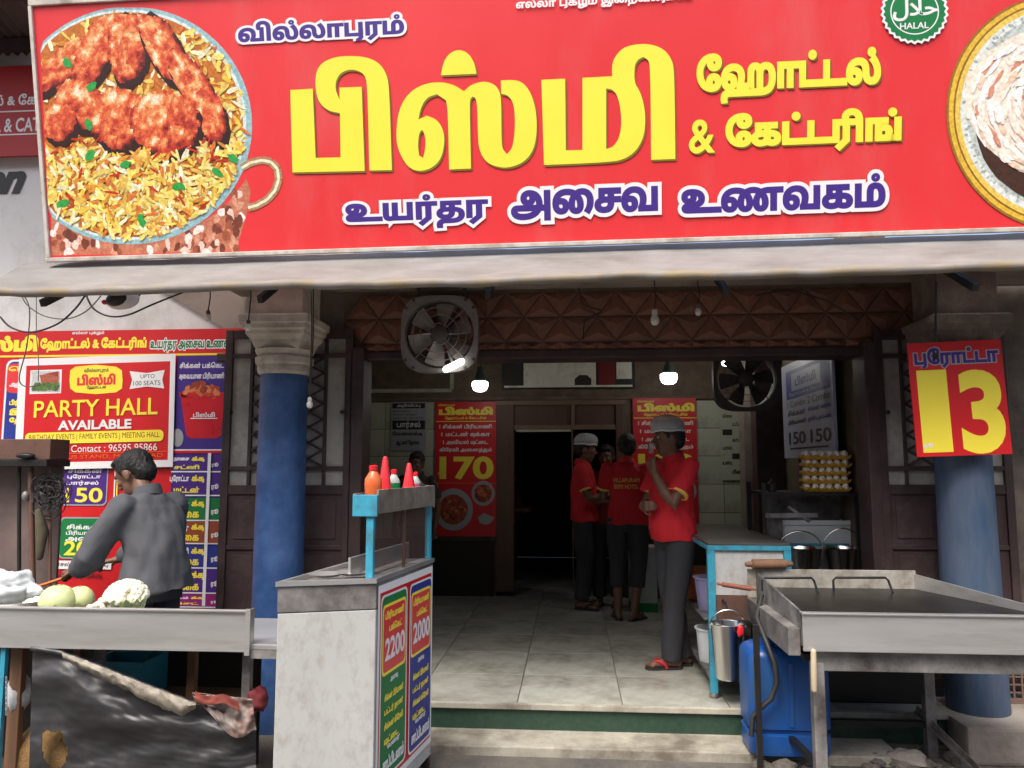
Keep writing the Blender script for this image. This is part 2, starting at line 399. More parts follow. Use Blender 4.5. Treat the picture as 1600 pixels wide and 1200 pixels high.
class Sign:
    """a flat printed thing in the plane through O spanned by U (right) and V (up); pixel boxes are projected onto that plane"""
    def __init__(self, name, label, cat, O, U, V, group=None):
        self.O = V3(O); self.U = V3(U).normalized(); self.V = V3(V).normalized(); self.N = self.U.cross(self.V)
        if self.N.dot(CAM - self.O) < 0: self.N = -self.N
        self.t = thing(name, label, cat, self.O, 0, group); self.lay = 0
    def uv(self, px, py):
        d = ray(px, py); k = (self.O - CAM).dot(self.N) / d.dot(self.N); p = CAM + d * k - self.O
        return p.dot(self.U), p.dot(self.V)
    def w(self, u, v, h=0): return self.O + self.U * u + self.V * v + self.N * h
    def box(self, px0, py0, px1, py1):
        l = (self.uv(px0, (py0 + py1) / 2)[0]); r = self.uv(px1, (py0 + py1) / 2)[0]
        t = self.uv((px0 + px1) / 2, py0)[1]; b = self.uv((px0 + px1) / 2, py1)[1]
        return l, b, r, t
    def nxt(self, layer):
        if layer is None: self.lay += 1; return self.lay * .0003
        return layer * .0003
    def slab(self, part, px0, py0, px1, py1, m, thick=.02, back=True):
        l, b, r, t = self.box(px0, py0, px1, py1); mb = MB()
        q = lambda h: [self.w(l, b, h), self.w(r, b, h), self.w(r, t, h), self.w(l, t, h)]
        mb.hexa(q(-thick) + q(0)); return mb.build(part, m, self.t)
    def poly_uv(self, part, pts, m, layer=None, holes=()):
        h = self.nxt(layer); loops = [[V3((a, b, 0)) for a, b in pts]] + [[V3((a, b, 0)) for a, b in q] for q in holes]
        tris = geometry.tessellate_polygon(loops); flat = [p for l in loops for p in l]
        mb = MB(); mb.add([self.w(p.x, p.y, h) for p in flat], [tuple(t) for t in tris]); return mb.build(part, m, self.t)
    def poly(self, part, pts, m, layer=None, holes=(), smooth=0, shift=(0, 0)):
        f = lambda P: (smooth_poly([self.uv(a + shift[0], b + shift[1]) for a, b in P], smooth) if smooth else [self.uv(a + shift[0], b + shift[1]) for a, b in P])
        return self.poly_uv(part, f(pts), m, layer, [f(q) for q in holes])
    def rect(self, part, px0, py0, px1, py1, m, layer=None, rr=0):
        l, b, r, t = self.box(px0, py0, px1, py1)
        if not rr: return self.poly_uv(part, [(l, b), (r, b), (r, t), (l, t)], m, layer)
        rr = rr * (r - l) / abs(px1 - px0); P = []
        for cx, cy, a0 in ((r - rr, t - rr, 0), (l + rr, t - rr, 90), (l + rr, b + rr, 180), (r - rr, b + rr, 270)):
            for k in range(5): a = R(a0 + k * 22.5); P.append((cx + rr * math.cos(a), cy + rr * math.sin(a)))
        return self.poly_uv(part, P, m, layer)
    def disc(self, part, cx, cy, rx, ry, m, layer=None, n=32, wob=0, inner=0):
        P = []
        for k in range(n):
            a = 2 * math.pi * k / n; q = 1 + (wob if k % 2 else 0); P.append(self.uv(cx + rx * q * math.cos(a), cy + ry * q * math.sin(a)))
        H = []
        if inner: H = [[self.uv(cx + rx * inner * math.cos(2 * math.pi * k / n), cy + ry * inner * math.sin(2 * math.pi * k / n)) for k in range(n)]]
        return self.poly_uv(part, P, m, layer, H)
    def text(self, t, px0, py0, px1, py1, m, r=.045, layer=None, outline=None, orad=.11, part='lettering', shear=0, slant=0):
        l, b, rr, tt = self.box(px0, py0, px1, py1)
        vs, fs = text_geo(t, r)
        if slant: vs = [V3((p.x + slant * p.y, p.y, p.z)) for p in vs]
        x0 = min(p.x for p in vs); x1 = max(p.x for p in vs); y0 = min(p.y for p in vs); y1 = max(p.y for p in vs)
        def put(vs, fs, h, mm, nm):
            mb = MB(); mb.add([self.w(l + (p.x - x0) / (x1 - x0) * (rr - l), b + (p.y - y0) / (y1 - y0) * (tt - b) + shear * (p.x - x0) / (x1 - x0), h + p.z * .0001) for p in vs], fs)
            me = mb.mesh(nm, MW[self.t].inverted()); return link(nm, me, mm, self.t)
        if outline is not None:
            v2, f2 = text_geo(t, orad); put(v2, f2, self.nxt(layer), outline, part + '_outline')
        return put(vs, fs, self.nxt(layer), m, part)
    def ink(self, part, shapes, layer=None):
        """one printed picture: shapes = [(px-polygon, colour)], each a hair in front of the one before"""
        h0 = self.nxt(layer); me = bpy.data.meshes.new(part); vs = []; fs = []; cols = []
        n = max(1, sum(1 for q in shapes if len(q) == 2)); inv = MW[self.t].inverted(); i = 0
        for q in shapes:
            P, c = q[0], q[1]; i += (len(q) == 2)      # a third entry keeps the piece on the layer below it
            k = len(vs); h = h0 + min(.006, .00006 * n) * i / n + (0 if len(q) == 2 else .0000012)
            for a, b in P: u, v = self.uv(a, b); vs.append(tuple(inv @ self.w(u, v, h)))
            fs.append(tuple(range(k, k + len(P)))); cols.append(c)
        me.from_pydata(vs, [], fs)
        at_ = me.color_attributes.new('ink', 'FLOAT_COLOR', 'CORNER'); dat = []
        for p, c in zip(me.polygons, cols): dat += [c[0], c[1], c[2], 1.0] * p.loop_total
        at_.data.foreach_set('color', dat)
        self.lay += 5
        return link(part, me, M_FOOD, self.t)
X, Z = V3((1, 0, 0)), V3((0, 0, 1))
def flat_sign(name, label, cat, px0, py0, px1, py1, Y, m, thick=.006, group=None, tilt=0.0, part='sheet'):
    c = at((px0 + px1) / 2, py1, Y)
    S = Sign(name, label, cat, c, V3((math.cos(tilt), 0, math.sin(tilt))), V3((-math.sin(tilt), 0, math.cos(tilt))), group)
    S.slab(part, px0, py0, px1, py1, m, thick); return S
def blob(cx, cy, rx, ry, n=10, rot=0, jit=.15, rnd=random):
    P = []
    for k in range(n):
        a = 2 * math.pi * k / n; q = 1 + rnd.uniform(-jit, jit); x = rx * q * math.cos(a); y = ry * q * math.sin(a)
        P.append((cx + x * math.cos(rot) - y * math.sin(rot), cy + x * math.sin(rot) + y * math.cos(rot)))
    return P
def shade(c, lo=.75, hi=1.2, rnd=random):
    k = rnd.uniform(lo, hi); return tuple(min(1, q * k) for q in c)

# ================================================================== THE SETTING
PZ = .20                        # height of the restaurant floor
YE = 4.74                       # its front edge
g = MB(); g.grid(60, 60, lambda a, b: ((a - .5) * 120, (b - .42) * 120, 0)); struct(g, 'ground', M_ASPH)
st = MB().box((-1.6, 4.46, -.05), (1.75, YE + .012, .052)); struct(st, 'step', M_STEPW, bevel=.008)
pf = MB().box((-2.2, YE + .015, -.05), (3.6, 5.45, PZ - .012)).box((-4.6, 5.451, -.05), (3.6, 12.6, PZ - .012)); PF = struct(pf, 'platform', M_GROUT)
MB().box((-2.2, YE, .03), (2.35, YE + .014, PZ - .03)).build('riser', M_GREEN, PF)
MB().box((-2.2, YE - .02, PZ - .03), (2.35, YE + .0145, PZ + .001)).build('nosing', M_STEPW, PF, bevel=.004)
tw = .62
tile_me = MB().box((-tw / 2 + .003, -tw / 2 + .003, 0), (tw / 2 - .003, tw / 2 - .003, .012)).mesh('floor_tile', bevel=.0015); tile_me.materials.append(M_TILE)
for i in range(7):
    for j in range(8):
        o = link('floor_tile', tile_me, None, PF); o.location = MW[PF].inverted() @ V3((-1.885 + i * tw, YE + .016 + tw * (j + .5), PZ - .012 + random.uniform(0, .0012)))
        o.rotation_euler.z = random.choice((0, math.pi / 2, math.pi, -math.pi / 2))

# ---- restaurant building: walls, beam, columns, posts
YB = 8.5
RB = thing('restaurant_building', 'restaurant shopfront with blue columns, relief tile beam and open dark interior', 'building', (0, 5.2, 0))
wl = on_x  # alias
XL, XR = -2.75, 1.98
MB().box((XR, 5.3, PZ), (XR + .15, YB + .2, 3.3)).build('side_wall', M_INNER, RB)
MB().box((XL - .15, 5.45, PZ), (XL, YB + .2, 3.3)).build('side_wall', M_INNER, RB)
MB().box((XL - .15, 5.38, 3.0), (XR + 1.8, YB + 4, 3.12)).build('ceiling', M_CEIL, RB)
MB().box((-2.35, 4.62, 2.80), (3.8, 5.29, 2.9)).build('canopy_slab', M_CEIL, RB)
# back wall around the doorway
d0 = at(775, 900, YB).x; d1 = at(975, 900, YB).x; dz = at(800, 626, YB).z
b0 = MB().box((XL, YB, PZ), (d0, YB + .15, dz)); b0.box((d1, YB, PZ), (XR, YB + .15, dz)); b0.box((XL, YB, dz), (XR, YB + .15, 3.0))
BW = b0.build('back_wall', M_INNER, RB)
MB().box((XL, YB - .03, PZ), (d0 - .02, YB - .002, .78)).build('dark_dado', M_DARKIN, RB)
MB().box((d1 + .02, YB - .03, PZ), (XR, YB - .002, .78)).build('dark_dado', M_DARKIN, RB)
MB().box((XL, YB - .035, dz), (XR, YB - .001, dz + .05)).build('picture_rail', M_INNER, RB, bevel=.01)
# white glazed wall tiles left and right of the posters
wt = .30
wt_me = MB().box((-wt / 2 + .003, 0, -wt / 2 + .003), (wt / 2 - .003, .012, wt / 2 - .003)).mesh('wall_tile', bevel=.003); wt_me.materials.append(M_WTILE)
iv = MW[RB].inverted()
for (xa, xb) in ((at(560, 700, YB).x, at(678, 700, YB).x), (at(1085, 700, YB).x, XR - .05)):
    n = max(1, round((xb - xa) / wt))
    for i in range(n):
        for k in range(5):
            o = link('wall_tile', wt_me, None, BW); o.location = MW[RB].inverted() @ V3((xa + (i + .5) * wt, YB - .013, .80 + (k + .5) * wt))
# second, dark room behind the doorway
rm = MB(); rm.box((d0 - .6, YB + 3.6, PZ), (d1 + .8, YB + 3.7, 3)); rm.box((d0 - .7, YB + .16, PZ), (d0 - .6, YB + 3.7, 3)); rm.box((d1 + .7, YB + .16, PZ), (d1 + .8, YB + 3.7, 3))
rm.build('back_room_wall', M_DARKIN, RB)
# pale moulding on the left of the back wall
ml = MB(); a0 = at(572, 611, YB - .02); a1 = at(706, 611, YB - .02); a2 = at(706, 560, YB - .02)
ml.box((a0.x, YB - .03, a0.z - .02), (a1.x, YB - .002, a0.z + .02)); ml.box((a1.x - .02, YB - .031, a1.z + .02), (a1.x + .02, YB - .002, a2.z))
ml.build('moulding', M_WTILE, RB)
# doorway: frame, transom, header
DF = thing('inner_doorway', 'brown wooden door frame with transom around the dark inner doorway', 'doorway', (0, YB, PZ))
yA, yB_ = YB - .04, YB + .10
def fr(px0, py0, px1, py1, nm, m, ya=yA, yb=yB_):
    p = at(px0, py0, ya); q = at(px1, py1, ya)
    return MB().box((min(p.x, q.x), ya, min(p.z, q.z)), (max(p.x, q.x), yb, max(p.z, q.z))).build(nm, m, DF, bevel=.006)
M_DOORW = mat('door_wood', (.11, .055, .034), .55, var=.25, scale=5, stretch=(3, 3, .5))
M_DOORL = mat('door_wood_light', (.19, .12, .075), .5, var=.2, scale=5)
fr(775, 632, 803, 925, 'jamb', M_DOORW); fr(962, 632, 978, 925, 'jamb', M_DOORW)
fr(803, 664, 962, 671, 'transom_bar', M_DOORL); fr(892, 632, 898, 664, 'transom_post', M_DOORL)
fr(803, 632, 892, 664, 'transom_panel', M_DOORW, YB, YB + .05); fr(898, 632, 962, 664, 'transom_panel', M_DOORW, YB, YB + .05)
fr(806, 671.5, 892, 674.5, 'tube_reflection_strip', M_WTILE); fr(893, 671, 897, 925, 'mullion', M_DOORL); fr(775, 626, 978, 632, 'head', M_DOORL)  # the pale strip under the transom is a painted tube light reflection
# tiled beam over the opening
YT = 5.2
bx0, bx1 = at(538, 500, YT).x, 2.35
bz0 = at(900, 546, YT).z
MB().box((bx0, YT, bz0), (bx1, YT + .22, 2.8)).build('lintel', M_INNER, RB)
MB().box((bx0 - .9, YT - .02, bz0 - .06), (bx1 + .4, YT + .24, bz0)).build('beam_trim', M_BROWN, RB, bevel=.01)
BM = RB
MB().box((-2.0, YT + .05, bz0), (bx0 - .002, YT + .14, 2.8)).build('beam_end', M_CEIL, RB)
sp, rh = .25, .165
def tri(up):
    mb = MB(); a, b, c = ((-sp / 2, 0, 0), (sp / 2, 0, 0), (0, 0, rh)) if up else ((-sp / 2, 0, rh), (0, 0, 0), (sp / 2, 0, rh))
    e = .006; ctr = V3(((a[0] + b[0] + c[0]) / 3, -.028, (a[2] + b[2] + c[2]) / 3)); P = [V3(p) for p in (a, b, c)]; g_ = V3((ctr.x, 0, ctr.z))
    P = [p.lerp(g_, .05) for p in P]; Q = [V3((p.x, -.012, p.z)) for p in P]
    mb.add(P + Q + [ctr], [(0, 1, 4, 3), (1, 2, 5, 4), (2, 0, 3, 5), (3, 4, 6), (4, 5, 6), (5, 3, 6)])
    me = mb.mesh('relief_tile'); me.materials.append(M_TRI); return me
tu, td = tri(True), tri(False)
for row in range(2):
    z = bz0 + .055 + row * (rh + .004)
    for i in range(int((bx1 - bx0) / sp) + 1):
        flip = row % 2 == 0
        o = link('relief_tile', tu if not flip else td, None, BM); o.location = iv @ V3((bx0 + sp * (i + .5), YT - .002, z))
        o = link('relief_tile', td if not flip else tu, None, BM); o.location = iv @ V3((bx0 + sp * (i + 1), YT - .002, z))
hm = MB()
for i in range(int((bx1 - bx0) / .125)):
    x = bx0 + .125 * i; hm.add([(x, YT - .002, bz0), (x + .122, YT - .002, bz0), (x + .122, YT - .002, bz0 + .05), (x, YT - .002, bz0 + .05), (x + .061, YT - .035, bz0 + .02)], [(0, 1, 4), (1, 2, 4), (2, 3, 4), (3, 0, 4)])
hm.build('relief_border', M_TRI, RB)
# columns
def column(pcx, base_z, m, rbot, rtop, capm):
    c = at(pcx, 727, 4.84); cx, cy = c.x, c.y; zc = at(pcx, 585, 4.8).z
    sh = MB(); prof = [(rbot + (rtop - rbot) * t / 12, base_z + (zc - base_z) * t / 12) for t in range(13)]
    sh.lathe((cx, cy, 0), prof, 32); S_ = sh.build('column_shaft', m, RB, smooth=40)
    z = lambda py: at(pcx, py, 4.8).z
    rg = MB(); rg.lathe((cx, cy, 0), [(rtop + .006, z(586)), (rtop + .02, z(582)), (rtop + .022, z(574)), (rtop + .018, z(572)), (rtop + .034, z(568)), (rtop + .036, z(560)), (rtop + .02, z(556)), (rtop + .03, z(553)), (rtop + .04, z(548))], 32)
    rg.build('column_necking', capm, S_, smooth=30)
    def sq(w_, zz): return [(cx - w_, cy - w_, zz), (cx + w_, cy - w_, zz), (cx + w_, cy + w_, zz), (cx - w_, cy + w_, zz)]
    cp = MB(); cp.loft([sq(rtop - .01, z(549)), sq(rtop + .0, z(545)), sq(rtop + .015, z(535)), sq(rtop + .04, z(527)), sq(rtop + .042, z(521)), sq(rtop + .056, z(519)), sq(rtop + .06, z(512)), sq(rtop + .072, z(510)), sq(rtop + .076, z(500)), sq(rtop + .06, z(497))])
    cp.build('column_capital', capm, S_, bevel=.004)
    im = MB(); im.loft([sq(rtop + .02, z(497)), sq(rtop + .02, 2.80)]); im.build('impost_block', capm, S_)
    return cx, cy
column(440, 0, M_BLUE, .158, .148, M_CAP)
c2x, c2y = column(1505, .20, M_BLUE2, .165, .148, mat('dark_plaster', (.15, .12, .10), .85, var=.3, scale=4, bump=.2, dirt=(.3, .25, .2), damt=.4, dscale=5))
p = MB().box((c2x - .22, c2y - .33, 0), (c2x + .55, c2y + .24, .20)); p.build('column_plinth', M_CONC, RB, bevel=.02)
# front walls left and right of the opening and door posts
MB().box((-5.5, 5.36, 0), (at(352, 700, 5.36).x + .9, 5.5, 5.0)).build('front_wall', M_WALLW, RB)
w_ = [at(226, 440, 5.33), at(400, 440, 5.33), at(400, 514, 5.33), at(352, 514, 5.33)]
MB().hexa([p_ + V3((0, .028, 0)) for p_ in w_] + w_).build('brown_wall_panel', M_CEIL, RB)
MB().box((2.2, 5.36, PZ), (4.2, 5.5, 2.8)).build('front_wall', M_WALLD, RB)
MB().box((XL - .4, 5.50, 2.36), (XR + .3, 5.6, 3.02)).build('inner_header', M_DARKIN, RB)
for a, b in ((552, 573), (1343, 1362)):
    p0 = at(a, 520, 5.16); p1 = at(b, 520, 5.16)
    MB().box((p0.x, 5.10, PZ), (p1.x, 5.32, bz0 + .02)).build('door_post', M_BROWN, RB, bevel=.008)

# ---- gate leaves (each a thing)
def gate_leaf(px0, px1, mirror, label):
    Y = 5.12; x0, x1 = at(px0, 727, Y).x, at(px1, 727, Y).x
    zt = at(px0, 517, Y).z; W_ = x1 - x0
    t = thing('gate_leaf', label, 'gate', ((x0 + x1) / 2, Y, PZ), 0, 'folding gate leaves behind the columns')
    fx = (lambda u: x1 - u * W_) if mirror else (lambda u: x0 + u * W_)
    def bxx(u0, u1, z0, z1, ya, yb, nm, m, bev=.004, par=None):
        a, b = sorted((fx(u0), fx(u1))); return MB().box((a, ya, z0), (b, yb, z1)).build(nm, m, par or t, bevel=bev)
    bxx(0, .12, PZ + .02, zt, Y - .02, Y + .02, 'stile', M_BROWN); bxx(.90, 1, PZ + .02, zt, Y - .02, Y + .02, 'stile', M_BROWN)
    zr = [zt - .06, at(px0, 560, Y).z, at(px0, 735, Y).z, at(px0, 772, Y).z, at(px0, 858, Y).z, PZ + .32, PZ + .04]
    for i, z in enumerate(zr): bxx(.12, .90, z, z + (.06 if i in (0, 3, 6) else .028), Y - .017, Y + .017, 'rail', M_BROWN, .003)
    bxx(.40, .45, zr[3] + .06, zt - .06, Y - .015, Y + .015, 'mullion', M_BROWN, .002)
    bxx(.12, .40, zr[3] + .06, zt - .06, Y + .004, Y + .010, 'frosted_pane', M_FROST, 0)
    bxx(.45, .90, zr[3] + .06, zt - .06, Y + .0105, Y + .016, 'frosted_pane', M_FROST, 0)
    za, zb = zr[2] + .03, zr[1]; n = 7; h = (zb - za) / n
    for k in range(n):
        for s_ in (0, 1):
            ua, ub = (.46, .89) if s_ else (.89, .46)
            MB().bar((fx(ua), Y - .006 - .004 * s_, za + k * h), (fx(ub), Y - .006 - .004 * s_, za + (k + 1) * h), .012, .016, up=(0, 1, 0)).build('lattice_bar', M_BROWN, t)
    for z0, z1 in ((zr[4] + .028, zr[3]), (zr[5] + .028, zr[4]), (zr[6] + .06, zr[5])):
        pn = bxx(.12, .90, z0, z1, Y - .002, Y + .006, 'panel', M_BROWNP, 0); bxx(.22, .80, z0 + .04, z1 - .04, Y - .010, Y - .0022, 'raised_panel', M_BROWNP, .004, pn)
    kn = MB().ell((fx(.14), Y - .035, at(px0, 645, Y).z), (.014, .02, .014), 10, 6); kn.build('knob', M_IRON, t)
gate_leaf(347, 447, False, 'dark brown gate leaf left of the left blue column beside the menu banner')
gate_leaf(449, 549, True, 'dark brown gate leaf right of the left blue column')
gate_leaf(1375, 1470, False, 'dark brown gate leaf left of the right blue column behind the griddle')
gate_leaf(1472, 1580, True, 'dark brown gate leaf mostly behind the right blue column')

# ---- upper left: neighbouring sign, painted wall lettering, corrugated roof
NB = Sign('upper_sign', 'dark red sign with white lettering high on the wall left of the banner', 'sign', at(0, 246, 5.25), X, Z)
NB.slab('sheet', -260, 106, 150, 246, M_REDD, .03)
NB.text('ஹோட்டல் & கேட்டரிங்', -92, 147, 118, 171, M_WHT, .03); NB.rect('rule', -260, 176, 140, 178, M_WHT)
NB.text('HOTEL & CATERING', -58, 184, 118, 206, M_WHT, .02); NB.rect('rule', -260, 212, 140, 214, M_WHT)
WP = Sign('wall_lettering', 'dark italic lettering painted on the white wall left of the banner', 'lettering', at(0, 330, 5.355), X, Z)
WP.text('en', -28, 268, 40, 304, M_BLK, .05, slant=.35); WP.text('.', 64, 298, 70, 304, M_BLK, .02)
rf = thing('corrugated_roof', 'dark corrugated roof overhang above the upper red sign', 'roof', at(0, 100, 4.6))
def roof(u, v):
    p = V3((-6.5 + u * 3.9, 5.4 - v * 1.7, 4.75 + v * .42)); p.z += .02 * math.sin(u * 3.9 / .076 * 2 * math.pi); return p
M_ROOF = mat('corrugated_sheet', (.11, .085, .075), .7, .2, var=.25, scale=3)
MB().grid(160, 6, roof).build('roof_sheet', M_ROOF, rf, solid=.006)
for k in range(3): MB().bar((-6.5, 4.3 + k * .45, 4.93 - k * .1), (-2.65, 4.3 + k * .45, 4.93 - k * .1), .05, .08).build('purlin', M_BROWN, rf)

# ================================================================== THE BANNER
B0 = at(80, 403, 4.30); zb_t = 4.35
topY = 4.04
Bv = V3((0, topY - 4.30, 1.36)).normalized()
BU = V3((1, 0, .010)).normalized(); Bv = (Bv - BU * Bv.dot(BU)).normalized()
BN = Sign('shop_banner', 'huge red restaurant banner with yellow lettering and printed food, leaning forward above the awning', 'banner', B0, BU, Bv)
u1 = BN.uv(1760, 360)[0]; v1 = BN.uv(57, 10)[1]; uL = 0.0
q = lambda h: [BN.w(uL, 0, h), BN.w(u1, 0, h), BN.w(u1, v1, h), BN.w(uL, v1, h)]
MB().hexa(q(-.03) + q(0)).build('red_sheet', M_RED, BN.t)
def edge(u0, v0, u1_, v1_, w_, nm):
    a, b = BN.w(u0, v0, -.01), BN.w(u1_, v1_, -.01); return MB().bar(a, b, w_, .05, up=BN.N).build(nm, M_PFRAME, BN.t, bevel=.004)
edge(uL - .03, -.012, u1, -.012, .025, 'bottom_edge_strip'); edge(uL - .012, 0, uL - .012, v1, .022, 'left_edge_strip'); edge(uL - .02, v1 + .02, u1, v1 + .02, .04, 'top_edge_strip')
for k in range(7):
    a = BN.w(uL + .3 + k * (u1 - uL) / 6.6, .05, -.05); MB().bar(a, a + BN.V * 1.25, .03, .03, up=BN.N).build('frame_bar', M_IRON, BN.t)
for k in range(4):
    a = BN.w(uL + .5 + k * 1.6, v1 - .1, -.06); MB().bar(a, a + V3((0, 1.25, -.15)), .04, .04).build('stay_bar', M_IRON, BN.t)
# biryani picture
rnd = random.Random(3)
bcx, bcy, brx, bry = 203, 196, 191, 186
clipL = lambda P: [(max(a, BNL(b)), min(max(b, 12), 399)) for a, b in P]
BNL = lambda b: 57 + (b - 10) * 20 / 390 + 3
shp = []
# copper pot body under the rim
pot = [(80, 330), (110, 352), (160, 372), (230, 378), (300, 358), (350, 325), (385, 280), (392, 300), (383, 345), (368, 392), (300, 394), (200, 397), (80, 400)]
shp.append((clipL(pot), s(196, 120, 92)))
for k in range(330):
    x = rnd.uniform(80, 385); y = rnd.uniform(300, 395)
    if ((x - bcx) / brx) ** 2 + ((y - bcy) / bry) ** 2 < 1.02 or x > 388 - max(0, y - 300) * .2: continue
    c = rnd.choice([s(238, 205, 190), s(205, 130, 100), s(160, 86, 62), s(120, 62, 46), s(222, 160, 130), s(250, 232, 222)])
    shp.append((clipL(blob(x, y, rnd.uniform(3, 7), rnd.uniform(5, 10), 7, rnd.uniform(-.3, .5), .25, rnd)), c))
shp.append((clipL(blob(bcx, bcy, brx, bry, 64, 0, 0)), s(150, 190, 196)))
shp.append((clipL(blob(bcx - 3, bcy - 1, brx - 6, bry - 6, 64, 0, 0)), s(214, 232, 232)))
shp.append((clipL(blob(bcx - 4, bcy - 1, brx - 10, bry - 10, 64, 0, 0)), s(196, 112, 40)))
def inside(x, y, m=12): return ((x - bcx) / (brx - m)) ** 2 + ((y - bcy) / (bry - m)) ** 2 < 1
RICE = [s(250, 222, 110), s(244, 198, 70), s(252, 236, 160), s(226, 150, 52), s(232, 190, 90), s(214, 120, 52), s(252, 220, 110), s(255, 248, 208), s(255, 232, 130)]
for k in range(2000):
    x = rnd.uniform(66, 395); y = rnd.uniform(15, 390)
    if not inside(x, y): continue
    if y < 200 and x < 300 and rnd.random() < .45: continue
    shp.append((clipL(blob(x, y, rnd.uniform(5, 14), rnd.uniform(1.8, 4.0), 8, rnd.uniform(0, math.pi), .2, rnd)), shade(rnd.choice(RICE), .75, 1.1, rnd)))
def fbm(x, y, sc_, o=4, seed=0):
    k = 0; am = 1; tot = 0
    for i in range(o): k += am * noise.noise(V3((x * sc_, y * sc_, seed + i * 7.3))); tot += am; am *= .6; sc_ *= 2.1
    return k / tot
def ramp(k, cs):
    k = max(0, min(.999, k)) * (len(cs) - 1); i = int(k); f = k - i; return tuple(a_ + (b_ - a_) * f for a_, b_ in zip(cs[i], cs[i + 1]))
CHR = [s(40, 18, 14), s(104, 28, 20), s(168, 46, 32), s(208, 76, 46), s(230, 118, 66), s(246, 176, 112), s(255, 232, 200)]
for (cx_, cy_, rx, ry, rot) in ((100, 100, 22, 62, .85), (150, 78, 26, 66, .45), (200, 70, 30, 60, .05), (255, 72, 26, 70, -.5), (300, 128, 24, 58, -.6), (330, 180, 22, 44, -.25), (130, 165, 48, 34, .6), (92, 190, 26, 30, .2), (185, 185, 44, 48, .2), (258, 192, 54, 50, .15)):
    shp.append((clipL(blob(cx_ + 5, cy_ + 10, rx * 1.05, ry * 1.03, 26, rot, .08, rnd)), s(48, 20, 14)))
    st_ = 2.7; ca, sa = math.cos(rot), math.sin(rot); nx_ = int(rx * 1.2 / st_); ny_ = int(ry * 1.2 / st_)
    for i in range(-nx_, nx_ + 1):
        for j in range(-ny_, ny_ + 1):
            dx, dy = i * st_, j * st_; e = (dx / rx) ** 2 + (dy / ry) ** 2 + .42 * fbm(dx + cx_, dy, .06, 3, cy_)
            if e > 1: continue
            x = cx_ + dx * ca - dy * sa; y = cy_ + dx * sa + dy * ca
            if not inside(x, y, 12): continue
            lit = .60 - .20 * (dx * .6 / rx + dy * .6 / ry) - .5 * max(0, e - .6) + .95 * fbm(dx * 1.3, dy * .9, .05, 5, cx_) + .35 * max(0, fbm(x, y, .11, 2, 9)) + rnd.uniform(-.04, .04)
            h_ = st_ * .5; shp.append((clipL([(cx_ + a_ * ca - b_ * sa, cy_ + a_ * sa + b_ * ca) for a_, b_ in ((dx - h_, dy - h_), (dx + h_, dy - h_), (dx + h_, dy + h_), (dx - h_, dy + h_))]), ramp(lit, CHR), 1))
for k in range(800):
    x = rnd.uniform(66, 395); y = rnd.uniform(225, 390)
    if not inside(x, y) or (y < 238 and x < 310): continue
    shp.append((clipL(blob(x, y, rnd.uniform(7, 13), rnd.uniform(2.2, 3.4), 8, rnd.uniform(0, math.pi), .12, rnd)), shade(rnd.choice(RICE), .8, 1.08, rnd)))
for k in range(46):
    x = rnd.uniform(70, 380); y = rnd.uniform(210, 380)
    if inside(x, y, 16): shp.append((clipL(blob(x, y, rnd.uniform(6, 13), rnd.uniform(1.4, 2.6), 8, rnd.uniform(0, 3.1), .12, rnd)), s(190, 44, 26)))
for (x, y) in ((98, 318), (142, 243), (106, 98), (144, 135), (196, 257), (280, 292), (222, 345), (340, 270), (365, 248), (140, 196)):
    shp.append((clipL(blob(x, y, 10, 6, 10, rnd.uniform(0, 3), .25, rnd)), s(46, 158, 72)))
BN.ink('printed_biryani', shp)
hn = []
def band(P, w0, c0, c1):
    for (a, b), (c, d) in zip(P[:-1], P[1:]):
        L = math.hypot(c - a, d - b) or 1; nx, ny = -(d - b) / L * w0, (c - a) / L * w0
        hn.append(([(a + nx, b + ny), (c + nx, d + ny), (c - nx, d - ny), (a - nx, b - ny)], c0)); hn.append(([(a + nx * .4, b + ny * .4), (c + nx * .4, d + ny * .4), (c - nx * .3, d - ny * .3), (a - nx * .3, b - ny * .3)], c1))
band([(378, 262), (392, 254), (410, 250), (424, 253), (434, 264), (436, 280), (430, 298), (418, 312), (402, 321), (388, 325)], 6, s(170, 140, 96), s(246, 232, 204))
BN.ink('printed_pot_handle', hn)
# paratha dish on the right
shp = []; px_, py_ = 1660, 175
for r_, c in ((182, s(150, 110, 40)), (178, s(228, 186, 62)), (171, s(150, 104, 36)), (168, s(236, 200, 90)), (160, s(226, 232, 226)), (150, s(196, 206, 200))):
    shp.append((blob(px_, py_, r_, r_ * 1.02, 72, 0, 0), c))
for k in range(90):
    a = rnd.uniform(1.6, 4.7); q_ = rnd.uniform(146, 158); shp.append((blob(px_ + q_ * math.cos(a), py_ + q_ * math.sin(a), 3, 2, 6, a, .2, rnd), s(170, 180, 176)))
shp.append((blob(px_ + 10, py_ + 30, 150, 125, 48, .25, .02, rnd), s(70, 44, 32)))
shp.append((blob(px_ + 2, py_ - 8, 156, 118, 40, .2, .03, rnd), s(246, 230, 212)))
for k in range(360):
    a = rnd.uniform(0, 6.28); q_ = math.sqrt(rnd.random()); x = px_ + 150 * q_ * math.cos(a); y = py_ - 8 + 110 * q_ * math.sin(a)
    shp.append((blob(x, y, rnd.uniform(6, 22), rnd.uniform(2, 6), 9, a + 1.57, .25, rnd), rnd.choice([s(255, 246, 236), s(250, 236, 220), s(240, 206, 180), s(255, 252, 246), s(218, 150, 122), s(254, 244, 232), s(255, 250, 242)])))
shp = [([(min(a, 1755), max(b, 2)) for a, b in P], c) for P, c in shp]
BN.ink('printed_paratha', shp)
